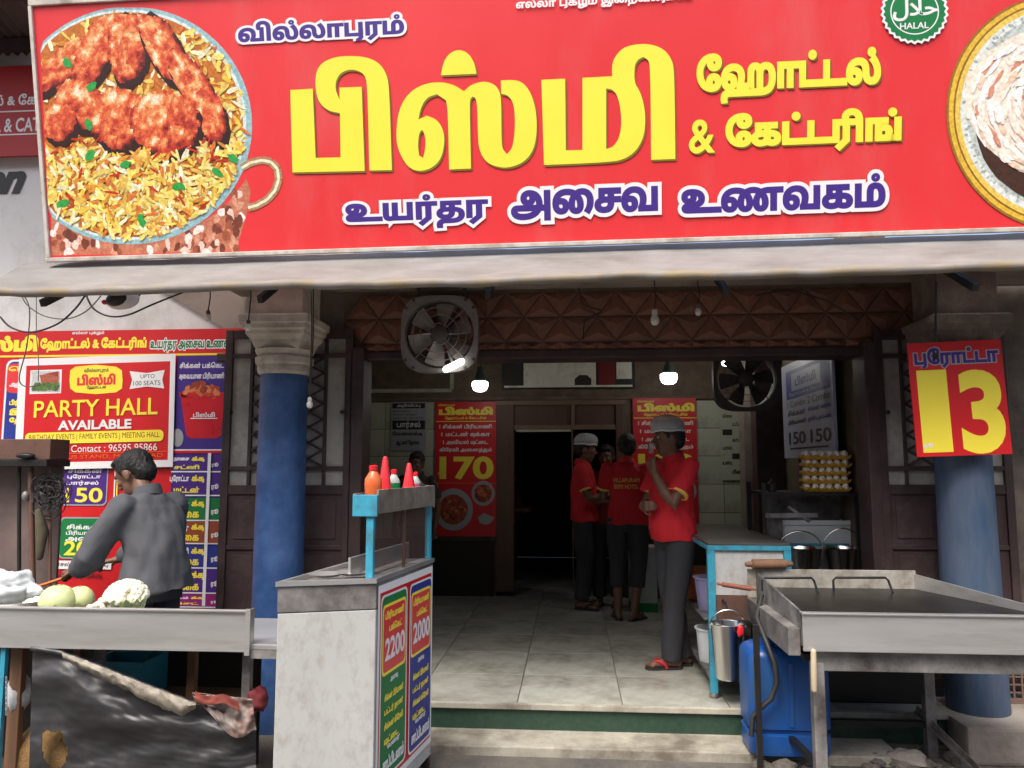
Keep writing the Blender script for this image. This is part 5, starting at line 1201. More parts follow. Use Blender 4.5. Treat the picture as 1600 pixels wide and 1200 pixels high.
MB().box((bx - .02, by - .02, BZ + .001), (BX1 + .02, BY1 + .02, BZ + .014)).build('top', mat('oily_top', (.055, .05, .046), .35, .2, var=.3, scale=5, dirt=(.12, .11, .1), damt=.4), BT, bevel=.002)
MB().box((bx + .0225, by - .004, BZ - .30), (BX1 - .023, by + .004, BZ - .031)).build('front_sheet', M_SHEET, BT)
MB().box((bx + .0225, by - .006, .66), (BX1 - .023, by + .004, BZ - .302)).build('front_sheet', M_RUST, BT)
shz = at(1140, 1058, by + .02).z
MB().box((bx - .018, by + .0, shz - .02), (BX1 + .018, BY1, shz)).build('lower_shelf', M_STEELD, BT, bevel=.002)
MB().box((bx - .018, by + .2, .62), (BX1 + .018, BY1, .635)).build('middle_shelf', M_STEELD, BT, bevel=.002)
def bucket(c, r, h, label, hup, wire=True, tilt=0):
    t = thing('steel_bucket', label, 'bucket', c, 0, 'steel buckets at the right')
    MB().lathe(c, [(r * .72, 0), (r * .76, .01), (r, h), (r * 1.04, h + .006), (r * 1.0, h + .01), (r * .96, h), (r * .72, .02)], 26).build('body', M_CHROME, t, smooth=45)
    c = V3(c); P = [c + V3((r * 1.04 * math.cos(a), -.03 * math.sin(a), h - .01 + hup * math.sin(a))) for a in [math.pi * k / 14 for k in range(15)]]
    MB().tube(P, .005, 6).build('handle', M_CHROME, t, smooth=60)
    for sx in (-1, 1): MB().ell(c + V3((sx * r * 1.03, 0, h - .012)), (.008, .016, .016), 8, 6).build('ear', M_STEEL, t, smooth=60)
    return t
pb_ = at(1139, 1058, by + .13); pb_ = at(1139, 1060, by - .14); bucket((pb_.x, by - .14, pb_.z), .098, .31, 'tall steel bucket with raised handle hanging in front of the blue table leg', .10)
MB().tube([(pb_.x, by - .165, pb_.z + .40), (pb_.x, by - .10, pb_.z + .43), (pb_.x, by - .008, pb_.z + .43)], .006, 6).build('bucket_hook', M_IRON, BT)
solo(lump(at(1157, 986, by - .25), (.02, .012, .035), 9, .3), 'red_tag', M_KETCH, 'small red cloth tag on the hanging steel bucket', 'cloth', smooth=60)
pt = at(1098, 1044, by + .5); wt_ = thing('white_tub', 'round white plastic tub on the lower shelf behind the steel bucket', 'tub', (bx + .07, by + .45, shz))
MB().lathe((bx + .07, by + .42, shz), [(.085, 0), (.09, .01), (.105, .2), (.115, .205), (.115, .215), (.1, .215), (.085, .02)], 24).build('body', M_PWHITE, wt_, smooth=45)
vt = thing('violet_tub', 'pale violet plastic tub on the middle shelf of the blue table', 'tub', (bx + .1, by + .55, .635)); MB().lathe((bx + .1, by + .5, .636), [(.10, 0), (.105, .01), (.125, .2), (.135, .205), (.135, .215), (.12, .215)], 24).build('body', M_PVIOL, vt, smooth=45)
ot = thing('orange_tub', 'orange plastic tub behind the violet tub in the blue table', 'tub', (bx + .1, by + .95, .635)); MB().lathe((bx + .07, by + .95, .636), [(.10, 0), (.105, .01), (.125, .2), (.135, .205), (.135, .215), (.12, .215)], 24).build('body', M_PORG, ot, smooth=45)
# rack with egg trays
RX0, RX1, RY0, RY1 = at(1192, 770, 5.55).x, at(1336, 770, 5.55).x, 5.53, 5.98
RK = thing('iron_rack', 'dark iron rack holding egg trays and buckets behind the griddle', 'rack', ((RX0 + RX1) / 2, RY0, PZ))
ez = at(1290, 769, RY0).z
for x in (RX0, RX1):
    for y in (RY0, RY1): MB().box((x - .014, y - .014, PZ), (x + .014, y + .014, ez + (.06 if x == RX0 else 0))).build('post', M_IRON, RK)
MB().box((RX0 + .015, RY0 - .01, ez - .025), (RX1 + .02, RY1 + .01, ez - .001)).build('shelf', M_IRON, RK); MB().box((RX0 - .013, RY0 - .015, .76), (RX1 + .02, RY1 + .01, .78)).build('shelf', M_IRON, RK)
MB().box((RX0 + .08, RY0 + .30, 1.0), (RX1 - .02, RY0 + .31, ez - .03)).build('back_sheet', M_STEELD, RK)
MB().bar((RX0, RY0 - .02, ez - .16), (RX0 + .35, RY0 - .02, ez - .155), .02, .03).build('rail', M_STEELD, RK)
zr_ = at(1280, 853, RY0 + .24).z; MB().box((RX0 + .015, RY0 + .238, zr_ - .018), (RX1 + .02, RY0 + .249, zr_ + .018)).build('blue_rail', M_CYAN, RK)
MB().lathe((RX0 + .07, RY0 + .05, ez - .001), [(.03, 0), (.03, .06), (.012, .075), (.01, .09)], 12).build('burner_knob', M_IRON, RK)
MB().bar((RX0 + .16, RY0 - .01, ez - .10), (RX0 + .30, RY0 - .01, ez - .20), .025, .02).build('brace', M_STEELD, RK)
pbk = at(1250, 870, RY0 + .1); bucket((pbk.x, RY0 + .10, .7805), .145, .245, 'left one of the two steel buckets standing behind the griddle', .13)
pbk = at(1317, 870, RY0 + .1); bucket((pbk.x, RY0 + .11, .7805), .130, .245, 'right one of the two steel buckets standing behind the griddle', .15)
a = at(1226, 850, RY0 + .26); b = at(1334, 814, RY0 + .26)
crate_box('white_container', 'pale rectangular plastic container behind the two steel buckets', 'container', (a.x, RY0 + .25, .7805), (b.x, RY0 + .42, b.z), M_PWHITE)
ET = R(-13); ec = at(1291, 768, 5.72); ec = V3((ec.x, 5.74, ez)); tsz = .155
def tray_mesh():
    mb = MB()
    def sq(w_, z, wob=0): 
        P = []
        for sx, sy in ((-1, -1), (1, -1), (1, 1), (-1, 1)):
            nx = (-1, -1), (1, -1), (1, 1), (-1, 1)
        n = 12
        for (ax, ay), (bx_, by_) in (((-1, -1), (1, -1)), ((1, -1), (1, 1)), ((1, 1), (-1, 1)), ((-1, 1), (-1, -1))):
            for k in range(n): t_ = k / n; P.append(((ax + (bx_ - ax) * t_) * w_, (ay + (by_ - ay) * t_) * w_, z + wob * math.cos(t_ * n * math.pi)))
        return P
    mb.loft([sq(tsz * .92, 0), sq(tsz * .95, .006), sq(tsz * 1.0, .017, .007), sq(tsz * 1.04, .019, .010), sq(tsz * 1.03, .023, .010)], cap=True)
    me = mb.mesh('egg_tray'); me.materials.append(M_TRAY); return me
trm = tray_mesh(); egm = MB().lathe((0, 0, 0), [(.0005, 0), (.011, .003), (.019, .012), (.0225, .024), (.021, .036), (.015, .048), (.008, .055), (.0005, .058)], 14).mesh('egg', smooth=60); egm.materials.append(M_EGG)
rnd = random.Random(4)
names = ['bottom', 'second from the bottom', 'middle', 'second from the top', 'top']
for k in range(5):
    o = link('egg_tray', trm, None); o.location = ec + V3((rnd.uniform(-.006, .006), rnd.uniform(-.004, .004), .056 * k)); o.rotation_euler.z = ET + rnd.uniform(-.04, .04)
    props(o, 'orange egg tray, ' + names[k] + ' of the stack', 'egg tray', 'stacked egg trays'); base = o.location.copy(); rz = o.rotation_euler.z
    for i in range(6):
        for j in range(6):
            if k < 4 and not (j == 0 or i == 0): continue
            lx, ly = (i - 2.5) * .0485, (j - 2.5) * .0485
            e = link('egg', egm, None); e.location = base + V3((lx * math.cos(rz) - ly * math.sin(rz), lx * math.sin(rz) + ly * math.cos(rz), .006)); e.rotation_euler = (rnd.uniform(-.12, .12), rnd.uniform(-.12, .12), 0)
            props(e, 'white egg in the stacked orange trays on the iron rack', 'egg', 'eggs in the trays')
# white and green bin behind the man
wg = thing('white_bin', 'white bin with green base behind the front man\'s legs', 'bin', at(1012, 957, 6.6).xy.to_3d() + V3((0, 0, PZ)))
wc = on_z(1010, 957, PZ); MB().box((wc.x - .15, wc.y, PZ), (wc.x + .11, wc.y + .26, PZ + .08)).build('green_base', M_GRN, wg, bevel=.01); MB().box((wc.x - .15, wc.y + .005, PZ + .081), (wc.x + .11, wc.y + .255, PZ + .62)).build('body', M_PWHITE, wg, bevel=.015)
# right foreground: rubble, crate, angle iron
CRT = thing('wire_crate', 'brown plastic crate with open grid sides right of the faded blue column', 'crate', (2.75, 4.95, PZ))
a = at(1568, 1112, 4.98); cxa, cxb, cya, cyb, cza, czb = a.x, a.x + .4, 4.95, 5.25, PZ + .001, PZ + .30
M_CRATE = mat('crate_plastic', (.16, .10, .08), .6)
for z in (cza, czb - .03): 
    m_ = MB(); m_.box((cxa, cya, z), (cxb, cya + .015, z + .03)); m_.box((cxa, cyb - .015, z), (cxb, cyb, z + .03)); m_.box((cxa, cya + .015, z), (cxa + .015, cyb - .015, z + .03)); m_.box((cxb - .015, cya + .015, z), (cxb, cyb - .015, z + .03)); m_.build('rim', M_CRATE, CRT)
for k in range(9): x = cxa + .007 + k * .048; MB().box((x - .005, cya + .003, cza + .03), (x + .005, cya + .012, czb - .03)).build('slat', M_CRATE, CRT)
for k in range(5): z = cza + .06 + k * .045; MB().box((cxa + .002, cya + .0035, z), (cxb, cya + .0105, z + .008)).build('slat', M_CRATE, CRT)
for k in range(6): y = cya + .03 + k * .045; MB().box((cxa + .003, y, cza + .03), (cxa + .012, y + .01, czb - .03)).build('slat', M_CRATE, CRT)
a = on_z(1432, 1112, .21); b = on_z(1535, 1215, .02); solo(MB().bar(a, b, .035, .012).bar(a + V3((.0, .0, .02)), b + V3((0, 0, .02)), .004, .04), 'angle_iron', M_STEELD, 'slanting angle iron leaning below the griddle', 'iron bar')
rnd = random.Random(21); rub = []
for k in range(90):
    px = rnd.uniform(1175, 1500); py = rnd.uniform(1150, 1215); p = on_z(px, py, .0); r_ = rnd.uniform(.008, .03) if rnd.random() < .8 else rnd.uniform(.03, .055)
    rub.append(lump(p + V3((0, 0, r_ * .4)), (r_ * rnd.uniform(.8, 1.5), r_ * rnd.uniform(.8, 1.4), r_ * .7), k, .35, 10, 7))
allm = MB()
for q_ in rub: allm.add(q_.v, q_.f)
props(allm.build('rubble', M_STONE), 'loose dark rubble and grit on the ground under the griddle', 'rubble', kind='stuff')
for (px, py, r_, m_, lab) in ((1432, 1158, .03, M_PWHITE, 'crumpled white scrap lying under the griddle'), (1455, 1169, .028, M_CREAM, 'round cream scrap lying right of the white one under the griddle')):
    p = on_z(px, py, .03); solo(lump(p, (r_, r_, r_ * .8), px, .25), 'litter', m_, lab, 'litter', smooth=60)
for (px, py, r_, lab) in ((1215, 1178, .07, 'black charcoal lump nearest the back leg of the griddle'), (1235, 1168, .09, 'larger black lump beside the blue drum foot'), (1420, 1188, .10, 'broken brick lump under the griddle')):
    p = on_z(px, py, .03); solo(lump(p, (r_, r_ * .8, r_ * .6), px, .3, 16, 10), 'lump', M_CHAR if 'black' in lab else M_CONC, lab, 'rubble')
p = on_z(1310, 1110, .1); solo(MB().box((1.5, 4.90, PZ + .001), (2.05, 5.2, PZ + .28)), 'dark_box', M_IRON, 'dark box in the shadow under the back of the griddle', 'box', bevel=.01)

# ================================================================== PEOPLE
from mathutils.bvhtree import BVHTree
def remesh(mb, vox, it=4, fold=0.0, fs=7.0, seed=0):
    me = bpy.data.meshes.new('tmp'); me.from_pydata([tuple(p) for p in mb.v], [], mb.f)
    bm = bmesh.new(); bm.from_mesh(me); bmesh.ops.recalc_face_normals(bm, faces=bm.faces); bm.to_mesh(me); bm.free()
    o = bpy.data.objects.new('tmp', me); COL.objects.link(o)
    r_ = o.modifiers.new('r', 'REMESH'); r_.mode = 'VOXEL'; r_.voxel_size = vox
    s_ = o.modifiers.new('s', 'SMOOTH'); s_.factor = .5; s_.iterations = it
    dg = bpy.context.evaluated_depsgraph_get(); out = bpy.data.meshes.new_from_object(o.evaluated_get(dg))
    bpy.data.objects.remove(o); bpy.data.meshes.remove(me)
    if fold:
        ns = [v.normal.copy() for v in out.vertices]
        for v, n in zip(out.vertices, ns):
            p = v.co; k = noise.noise(V3((p.x * fs, p.y * fs, p.z * fs * .55 + p.x * 2.5 + seed))) + .5 * noise.noise(V3((p.x * fs * 2.6 + seed, p.y * fs * 2.6, p.z * fs * 1.3)))
            v.co = p + n * (k * fold)
    out.polygons.foreach_set('use_smooth', [True] * len(out.polygons))
    return out
def ellring(c, rx, ry, n=24, tilt=0.0):
    return [V3((c[0] + rx * math.cos(2 * math.pi * j / n), c[1] + ry * math.sin(2 * math.pi * j / n), c[2] - tilt * rx * math.cos(2 * math.pi * j / n))) for j in range(n)]
def hand(mb, W, d, nrm, curl, side, sc_=1.0):
    """palm and five fingers from the wrist W along d; nrm points out of the palm, side=+1 puts the thumb on d x nrm"""
    d = V3(d).normalized(); n = (V3(nrm) - d * V3(nrm).dot(d)).normalized(); t = d.cross(n) * side
    W = V3(W)
    for q_ in (-.6, -.2, .2, .6): mb.tube([W + t * q_ * .022 * sc_, W + d * .075 * sc_ + t * q_ * .045 * sc_], [.017 * sc_, .0155 * sc_], 8, round_ends=True)
    for k, (q_, L) in enumerate(((.9, .070), (.32, .078), (-.28, .072), (-.85, .056))):
        b = W + (d * .078 + t * q_ * .032) * sc_; p = b; a = 0; P = [b - d * .01]
        for sgm in (.42, .33, .25):
            a += curl; p = p + (d * math.cos(a) + n * math.sin(a)) * L * sgm * sc_; P.append(p)
        mb.tube(P, [.0092 * sc_, .009 * sc_, .0082 * sc_, .007 * sc_], 8, round_ends=True)
    b = W + (d * .022 + t * .028) * sc_; c_ = b + (d * .5 + t * .75 + n * .35).normalized() * .034 * sc_; e = c_ + (d * .85 + t * .15 + n * .5).normalized() * .034 * sc_
    mb.tube([b, c_, e], [.0125 * sc_, .011 * sc_, .0085 * sc_], 8, round_ends=True)
DEF = dict(pel=(0, 0, .95), wst=(.0, 0, 1.08), chest=(.0, 0, 1.27), neck=(-.01, 0, 1.455), head=(.02, 0, 1.60),
           shL=(-.01, .185, 1.405), elL=(-.03, .245, 1.12), wrL=(.06, .25, .88), shR=(-.01, -.185, 1.405), elR=(-.03, -.245, 1.12), wrR=(.06, -.25, .88),
           hipL=(0, .09, .92), knL=(.015, .10, .50), anL=(-.02, .10, .085), hipR=(0, -.09, .92), knR=(.015, -.10, .50), anR=(-.02, -.10, .085),
           hdL=(.1, 0, -1), hnL=(0, -1, 0), hdR=(.1, 0, -1), hnR=(0, 1, 0), curlL=.35, curlR=.35, hyaw=0, hpitch=0, belly=.0, footL=0, footR=0)
def person(label, base, yaw, H, pose, shirt, trou, sleeve='short', shoe=True, net=False, trou_end=.10, group=None, hem=.88, vox=.0085, strap=M_STRAP, trim=True):
    J = dict(DEF); J.update(pose); k = H / 1.75
    t = thing('person', label, 'person', base, yaw, group)
    def fin(name, me, m, par=None):
        for v in me.vertices: v.co = v.co * k
        return link(name, me, m, par or t)
    g_ = lambda n: V3(J[n])
    hs = J.get('hs', 1.07); hm_ = Matrix.Rotation(R(J['hyaw']), 3, 'Z') @ Matrix.Rotation(R(J['hpitch']), 3, 'Y') @ Matrix.Scale(hs, 3); hc = g_('head')
    h_ = lambda x, y, z: hc + hm_ @ V3((x, y, z))
    # ---- body: one surface
    b = MB()
    b.loft([ellring(g_('pel') + V3((0, 0, -.10)), .08, .12), ellring(g_('pel'), .105, .155), ellring(g_('wst'), .098 + J['belly'] * .5, .138), ellring(g_('chest'), .105, .155), ellring(g_('chest') + (g_('neck') - g_('chest')) * .6, .09, .15), ellring(g_('neck') + V3((0, 0, -.01)), .055, .075)])
    b.tube([g_('neck') + V3((0, 0, -.05)), g_('neck').lerp(hc, .45), h_(-.015, 0, -.03)], [.062, .055, .055], 14, round_ends=True)
    b.ell(h_(-.008, 0, .028), (.098, .076, .090), 20, 14, hm_); b.ell(h_(.022, 0, -.045), (.068, .060, .070), 16, 12, hm_); b.ell(h_(.048, 0, -.088), (.034, .036, .026), 12, 8, hm_)
    b.tube([h_(.082, 0, .028), h_(.098, 0, .0), h_(.108, 0, -.016)], [.010, .0125, .0155], 8, round_ends=True)
    for sy in (-1, 1):
        b.ell(h_(.100, sy * .011, -.020), (.010, .009, .008), 8, 6, hm_); b.ell(h_(-.006, sy * .078, -.004), (.021, .010, .033), 10, 8, hm_)
        b.ell(h_(.066, sy * .038, -.010), (.022, .022, .018), 10, 8, hm_); b.ell(h_(.078, sy * .030, .034), (.016, .026, .010), 10, 6, hm_)
    b.ell(h_(.086, 0, -.047), (.012, .024, .007), 10, 6, hm_); b.ell(h_(.083, 0, -.060), (.013, .020, .008), 10, 6, hm_)
    for S_ in 'LR':
        b.tube([g_('sh' + S_), g_('sh' + S_).lerp(g_('el' + S_), .5), g_('el' + S_), g_('el' + S_).lerp(g_('wr' + S_), .35), g_('wr' + S_)], [.056, .049, .040, .041, .027], 14, round_ends=True)
        hand(b, g_('wr' + S_), J['hd' + S_], J['hn' + S_], J['curl' + S_], 1 if S_ == 'L' else -1)
        b.tube([g_('hip' + S_), g_('hip' + S_).lerp(g_('kn' + S_), .5), g_('kn' + S_), g_('kn' + S_).lerp(g_('an' + S_), .3), g_('an' + S_)], [.088, .074, .056, .055, .036], 14, round_ends=True)
        an = g_('an' + S_); fa = R(J['foot' + S_]); fd = V3((math.cos(fa), math.sin(fa), 0)); fz = .028
        b.tube([an + V3((0, 0, 0)), V3((an.x, an.y, fz + .012)) - fd * .045, ], [.036, .030], 10, round_ends=True)
        b.tube([V3((an.x, an.y, fz + .02)) - fd * .04, V3((an.x, an.y, fz + .018)) + fd * .06, V3((an.x, an.y, fz + .004)) + fd * .135], [.032, .034, .026], 10, round_ends=True)
        for q_ in range(5):
            sd = V3((-fd.y, fd.x, 0)) * (.026 - q_ * .0135) * (1 if S_ == 'R' else -1); b.tube([V3((an.x, an.y, fz)) + fd * .13 + sd, V3((an.x, an.y, fz - .004)) + fd * (.172 - q_ * .007) + sd], [.011, .009 if q_ else .011], 6, round_ends=True)
    fin('body', remesh(b, vox * .8, 3), M_SKIN)
    # ---- eyes and hair
    for sy in (-1, 1): 
        e = MB().ell(h_(.076, sy * .031, .017) * 1.0, (.012, .013, .009), 10, 6, hm_); me = e.mesh('eye'); me.polygons.foreach_set('use_smooth', [True] * len(me.polygons)); eo = fin('eye', me, M_WHITEEYE)
        e = MB().ell(h_(.0845, sy * .031, .017), (.005, .006, .006), 8, 6, hm_); fin('iris', e.mesh('iris'), M_HAIR, eo)
        e = MB().tube([h_(.090, sy * .014, .040), h_(.088, sy * .032, .046), h_(.074, sy * .052, .040)], [.003, .0045, .003], 6); fin('eyebrow', e.mesh('eyebrow'), M_HAIR)
    hr = MB(); hr.ell(h_(-.022, 0, .042), (.100, .084, .090), 20, 14, hm_); hr.ell(h_(-.055, 0, -.005), (.062, .070, .075), 16, 12, hm_); hr.ell(h_(.03, 0, .098), (.058, .062, .030), 14, 10, hm_)
    for sy in (-1, 1): hr.ell(h_(.012, sy * .074, .030), (.016, .008, .035), 10, 8, hm_)
    fin('hair', remesh(hr, .0065, 2, .005, 60, H), M_HAIR)
    if net:
        nm = MB(); pr = [(.110, .0), (.120, .02), (.118, .05), (.100, .080), (.07, .100), (.03, .108), (.001, .110)]; n = 26
        rings = [[h_(-.006 + r_ * math.cos(2 * math.pi * j / n) * .98, r_ * .84 * math.sin(2 * math.pi * j / n), .055 + z - .25 * (.02 - r_ * math.cos(2 * math.pi * j / n)) * .35 + .003 * math.sin(j * 5)) for j in range(n)] for r_, z in pr]
        nm.loft(rings, cap=False); me = nm.mesh('hair_net', smooth=80, solid=.002); no = fin('hair_net', me, M_NET)
        bd = MB().tube([p for p in rings[0]] + [rings[0][0]], .010, 6, caps=False); fin('net_band', bd.mesh('net_band', smooth=80), M_PWHITE, no)
    # ---- shirt
    sg = MB(); zc = g_('chest'); zw = g_('wst'); zp = g_('pel')
    hemc = zp + V3((0, 0, hem - zp.z)); bl = J['belly']; bk = J.get('bulk', 1.0)
    er_ = lambda c, a_, b_: ellring(c, a_ * bk, b_ * bk)
    sg.loft([er_(hemc, .152, .212), er_(hemc.lerp(zw, .4) + V3((bl * .3, 0, 0)), .144 + bl * .3, .194), er_(zw + V3((bl * .45, 0, 0)), .128 + bl * .6, .168), er_(zc + V3((bl * .15, 0, 0)), .128 + bl * .3, .178), er_(zc.lerp(g_('neck'), .55), .112, .172), er_(zc.lerp(g_('neck'), .82), .090, .135), er_(g_('neck') + V3((.0, 0, .004)), .070, .078)])
    for S_ in 'LR':
        sh_, el_, wr_ = g_('sh' + S_), g_('el' + S_), g_('wr' + S_)
        inn = g_('neck') + V3((0, (.06 if S_ == 'L' else -.06), -.05)); sg.tube([inn, sh_ + V3((0, 0, -.012))], [.055, .062], 14, round_ends=True)
        if sleeve == 'short':
            end = sh_.lerp(el_, .72); sg.tube([sh_, sh_.lerp(el_, .4), end], [.066, .070, .072], 18); sg.ell(sh_, (.066, .066, .066), 12, 8)
        else:
            end = el_.lerp(wr_, .80); sg.tube([sh_, sh_.lerp(el_, .5), el_, el_.lerp(wr_, .4), end], [q_ * (1 + (bk - 1) * 2) for q_ in (.066, .066, .060, .056, .048)], 18, round_ends=True)
    shm = remesh(sg, vox, 4, .022, 6.5, H * 5); shirt_o = fin('shirt', shm, shirt)
    if sleeve == 'short' and trim:
        for S_ in 'LR':
            sh_, el_ = g_('sh' + S_), g_('el' + S_); d = (el_ - sh_).normalized(); end = sh_.lerp(el_, .72); tr = MB().tube([end - d * .014, end + d * .002], [.0755, .0755], 20); fin('sleeve_trim', tr.mesh('sleeve_trim', smooth=40), M_SHIRTY, shirt_o)
    cl = MB(); nk = g_('neck') + V3((0, 0, .012)); cl.loft([[V3((nk.x + r_ * 1.02 * math.cos(a), nk.y + r_ * math.sin(a), nk.z + z + (-.022 * math.cos(a)))) for a in [2 * math.pi * j / 24 for j in range(24)]] for r_, z in ((.088, -.028), (.080, .0), (.068, .030), (.062, .028), (.068, .0))], cap=False)
    fin('collar', cl.mesh('collar', smooth=70), shirt, shirt_o)
    # ---- trousers
    tr = MB(); tr.loft([ellring(zp + V3((0, 0, -.13)), .105, .155), ellring(zp + V3((0, 0, -.03)), .120, .168), ellring(zp + V3((0, 0, .09)), .112, .156)])
    for S_ in 'LR':
        hp, kn_, an = g_('hip' + S_), g_('kn' + S_), g_('an' + S_); en = kn_.lerp(an, (kn_.z - trou_end) / max(.01, kn_.z - an.z)) if trou_end < kn_.z else hp.lerp(kn_, (hp.z - trou_end) / (hp.z - kn_.z))
        P = [hp + V3((0, 0, .02)), hp.lerp(kn_, .5), kn_, kn_.lerp(en, .5), en] if trou_end < kn_.z else [hp, hp.lerp(en, .5), en]
        tr.tube(P, [.108, .096, .082, .076, .074][:len(P)], 18)
    fin('trousers', remesh(tr, vox, 3, .010, 6.0, H * 3 + 1), trou)
    # ---- sandals
    if shoe:
        for S_ in 'LR':
            an = g_('an' + S_); fa = R(J['foot' + S_]); fd = V3((math.cos(fa), math.sin(fa), 0)); sd = V3((-fd.y, fd.x, 0)); c_ = V3((an.x, an.y, 0)) + fd * .05
            P = [(-.13, .0), (-.115, .028), (-.05, .034), (.03, .036), (.09, .045), (.125, .036), (.138, .0), (.125, -.036), (.09, -.045), (.03, -.036), (-.05, -.034), (-.115, -.028)]
            so_ = MB().loft([[c_ + fd * a + sd * b_ + V3((0, 0, z)) for a, b_ in P] for z in (.001, .018)]); sdo = fin('sandal', so_.mesh('sandal', bevel=.003), M_SOLE)
            st_ = MB()
            for q_ in (-1, 1): st_.tube([c_ + fd * .085 + V3((0, 0, .046)), c_ + fd * .05 + sd * .024 * q_ + V3((0, 0, .062)), c_ + fd * .01 + sd * .036 * q_ + V3((0, 0, .045)), c_ - fd * .01 + sd * .037 * q_ + V3((0, 0, .014))], [.008, .012, .013, .010], 8, flat=1)
            fin('sandal_strap', st_.mesh('sandal_strap', smooth=60), strap, sdo)
    return t, shirt_o, k
# man in front (drinking, hand at the mouth)
bA = on_z(1058, 1042, PZ)
pA_, _, kA = person('man in red shirt, hair net and red sandals raising a glass to his mouth', bA, R(208), 1.74,
    dict(elL=(.17, .225, 1.135), wrL=(.215, .07, 1.37), hdL=(.0, -.35, 1), hnL=(-1, -.25, 0), curlL=.75, elR=(.07, -.235, 1.13), wrR=(.25, -.02, 1.12), hdR=(.2, 1, .1), hnR=(-1, 0, 0), curlR=.5,
         head=(.035, 0, 1.60), hyaw=-20, hpitch=6, belly=.06, anL=(.07, .035, .085), knL=(.05, .065, .5), anR=(-.05, -.015, .085), knR=(.0, -.055, .5), footL=-20, footR=-28, neck=(.0, 0, 1.455)), M_SHIRT, M_TROU, net=True, trou_end=.06)
gl = thing('tea_glass', 'small tea glass held at the mouth of the man in front', 'glass', (0, 0, 0))
gp = MW[pA_] @ (V3((.175, -.01, 1.53)) * kA); gl.location = gp; MW[gl] = Matrix.Translation(gp)
MB().lathe(gp, [(.020, -.035), (.024, .035), (.022, .035), (.018, -.03)], 16).build('cup', M_GLASS, gl, smooth=50)
# man seen from behind with lettering on his back
bB = on_z(983, 968, PZ)
pB, sB, kB = person('man in red shirt with yellow back lettering and dark knee-length shorts, seen from behind', bB, R(82), 1.71,
    dict(elL=(.05, .235, 1.13), wrL=(.24, .14, 1.15), hdL=(.9, -.4, 0), elR=(.05, -.235, 1.13), wrR=(.24, -.14, 1.12), hdR=(.9, .4, 0), head=(.04, 0, 1.595), hpitch=14, hyaw=10, footL=15, footR=-30, anR=(-.05, -.05, .085)), M_SHIRT, M_TROU, trou_end=.30, strap=M_SOLE)
bvh = BVHTree.FromObject(sB, bpy.context.evaluated_depsgraph_get()); Lm = MW[pB].inverted()
sB_me = sB.data; bvh = BVHTree.FromPolygons([tuple(v.co) for v in sB_me.vertices], [tuple(p.vertices) for p in sB_me.polygons])
for tx, z0, z1, w_ in (('VILLAPURAM', 1.275, 1.315, .125), ('BISMI HOTEL', 1.215, 1.255, .115)):
    vs, fs = text_geo(tx, .015); x0 = min(p.x for p in vs); x1 = max(p.x for p in vs); y0 = min(p.y for p in vs); y1 = max(p.y for p in vs); P = []
    for p in vs:
        ly = w_ - 2 * w_ * (p.x - x0) / (x1 - x0); lz = z0 + (z1 - z0) * (p.y - y0) / (y1 - y0); q_ = V3((-1, ly * kB, lz * kB)); hit = bvh.ray_cast(q_, V3((1, 0, 0)))
        P.append((hit[0] if hit[0] else V3((-.12, ly, lz))) + V3((-.004 - p.z * .0005, 0, 0)))
    mb = MB(); mb.add(P, fs); link('lettering', mb.mesh('lettering'), M_SHIRTY, sB)
# man with hair net at left of the group
bC = on_z(914, 950, PZ)
person('man in red shirt and hair net at the left of the group, arms folded', bC, R(-8), 1.70, dict(elL=(.08, .235, 1.13), wrL=(.24, .03, 1.17), hdL=(.1, -1, 0), hnL=(-1, 0, 0), elR=(.08, -.235, 1.11), wrR=(.23, -.03, 1.13), hdR=(.1, 1, 0), hnR=(-1, 0, 0), hyaw=8, hpitch=8, footL=10, footR=-12), M_SHIRT, M_TROU, net=True, strap=M_SOLE, vox=.01)
bD = at(948, 727, 8.0); bD = V3((bD.x, 8.0, PZ))
person('dark haired man facing out, mostly hidden between the two men at the back', bD, R(-105), 1.62, dict(elL=(.06, .235, 1.13), wrL=(.22, .1, 1.15), hdL=(1, -.5, 0), elR=(.06, -.235, 1.11), wrR=(.22, -.1, 1.13), hdR=(1, .5, 0), hpitch=12), mat('maroon_shirt', (.22, .01, .018), .8, bump=.1), M_TROU, strap=M_SOLE, vox=.011)
bE = on_z(797, 905, PZ)
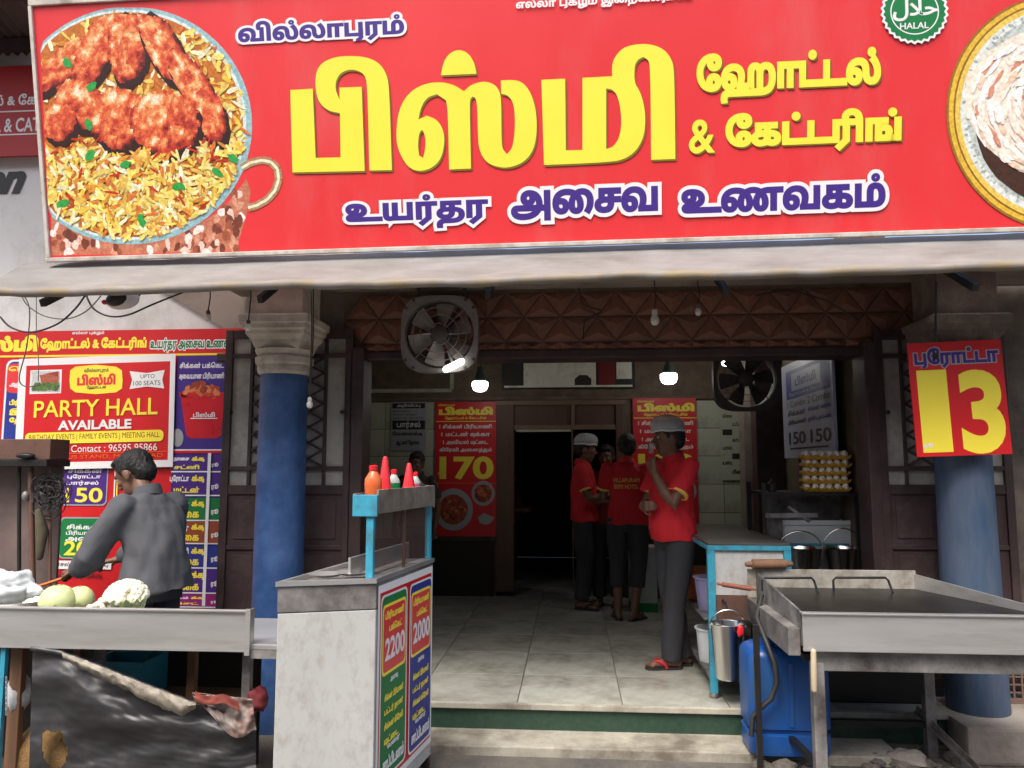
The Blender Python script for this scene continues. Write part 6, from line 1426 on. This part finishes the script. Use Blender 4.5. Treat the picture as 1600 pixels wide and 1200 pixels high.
person('short figure in dark red at the left of the dark doorway', bE, R(-20), 1.36, dict(elL=(.06, .235, 1.13), wrL=(.25, .16, 1.10), hdL=(1, -.2, 0), elR=(.06, -.235, 1.11), wrR=(.25, -.16, 1.10), hdR=(1, .2, 0), hpitch=10), mat('dim_shirt', (.10, .008, .012), .8), mat('navy_trousers', (.015, .018, .035), .8), strap=M_SOLE, vox=.012, trim=False)
bF = at(655, 727, 8.0); bF = V3((bF.x, 7.9, PZ))
person('dark silhouette of a person behind the cart shelf bottles', bF, R(-100), 1.55, dict(hpitch=14), mat('dark_shirt', (.04, .03, .028), .8), M_TROU, strap=M_SOLE, vox=.012, trim=False)
# man in grey at the prep table
bG = at(238, 800, 4.45); bG = V3((bG.x, 4.45, 0))
person('man in dark grey shirt bending over vegetables at the steel prep table', bG, R(158), 1.76,
    dict(bulk=1.12, pel=(-.06, 0, .95), wst=(-.05, 0, 1.08), chest=(.0, 0, 1.26), neck=(.05, 0, 1.425), hs=1.14, head=(.165, 0, 1.535), shL=(.03, .18, 1.355), shR=(.03, -.18, 1.355), hpitch=34, hyaw=14,
         elL=(.15, .28, 1.08), wrL=(.37, .20, .985), hdL=(1, -.1, -.12), hnL=(0, -.3, -1), curlL=.55, elR=(.14, -.22, 1.13), wrR=(.36, -.06, 1.02), hdR=(1, .5, -.2), hnR=(0, 0, -1), curlR=.5), M_GSHIRT, M_TROU, sleeve='long', strap=M_SOLE)

# ================================================================== unseen building added behind the camera to shade the shop interior
OB = thing('unseen_shade_building', 'unseen plain building added across the street to shade the shop', 'building', (0, -9, 0))
M_OB = mat('facing_wall', (.48, .46, .43), .85, var=.15, scale=.6)
MB().box((-16, -13, 0), (16, -9, 8.5)).build('wall', M_OB, OB)
MB().box((-16.2, -13.2, 8.5), (16.2, -8.8, 8.9)).build('parapet', M_CONC, OB)
for i in range(8):
    for k in range(2):
        x = -14 + i * 4; z = 4 + k * 2.4 - .4; wn = MB().box((x - .7, -9.01, z), (x + .7, -8.96, z + 1.3)).build('window', M_WALLW, OB); MB().box((x - .6, -8.955, z + .1), (x + .6, -8.95, z + 1.2)).build('pane', M_DARKIN, wn)
    MB().box((x - 1.6, -9.01, .1), (x + 1.6, -8.97, 2.8)).build('shutter', M_STEELD, OB)
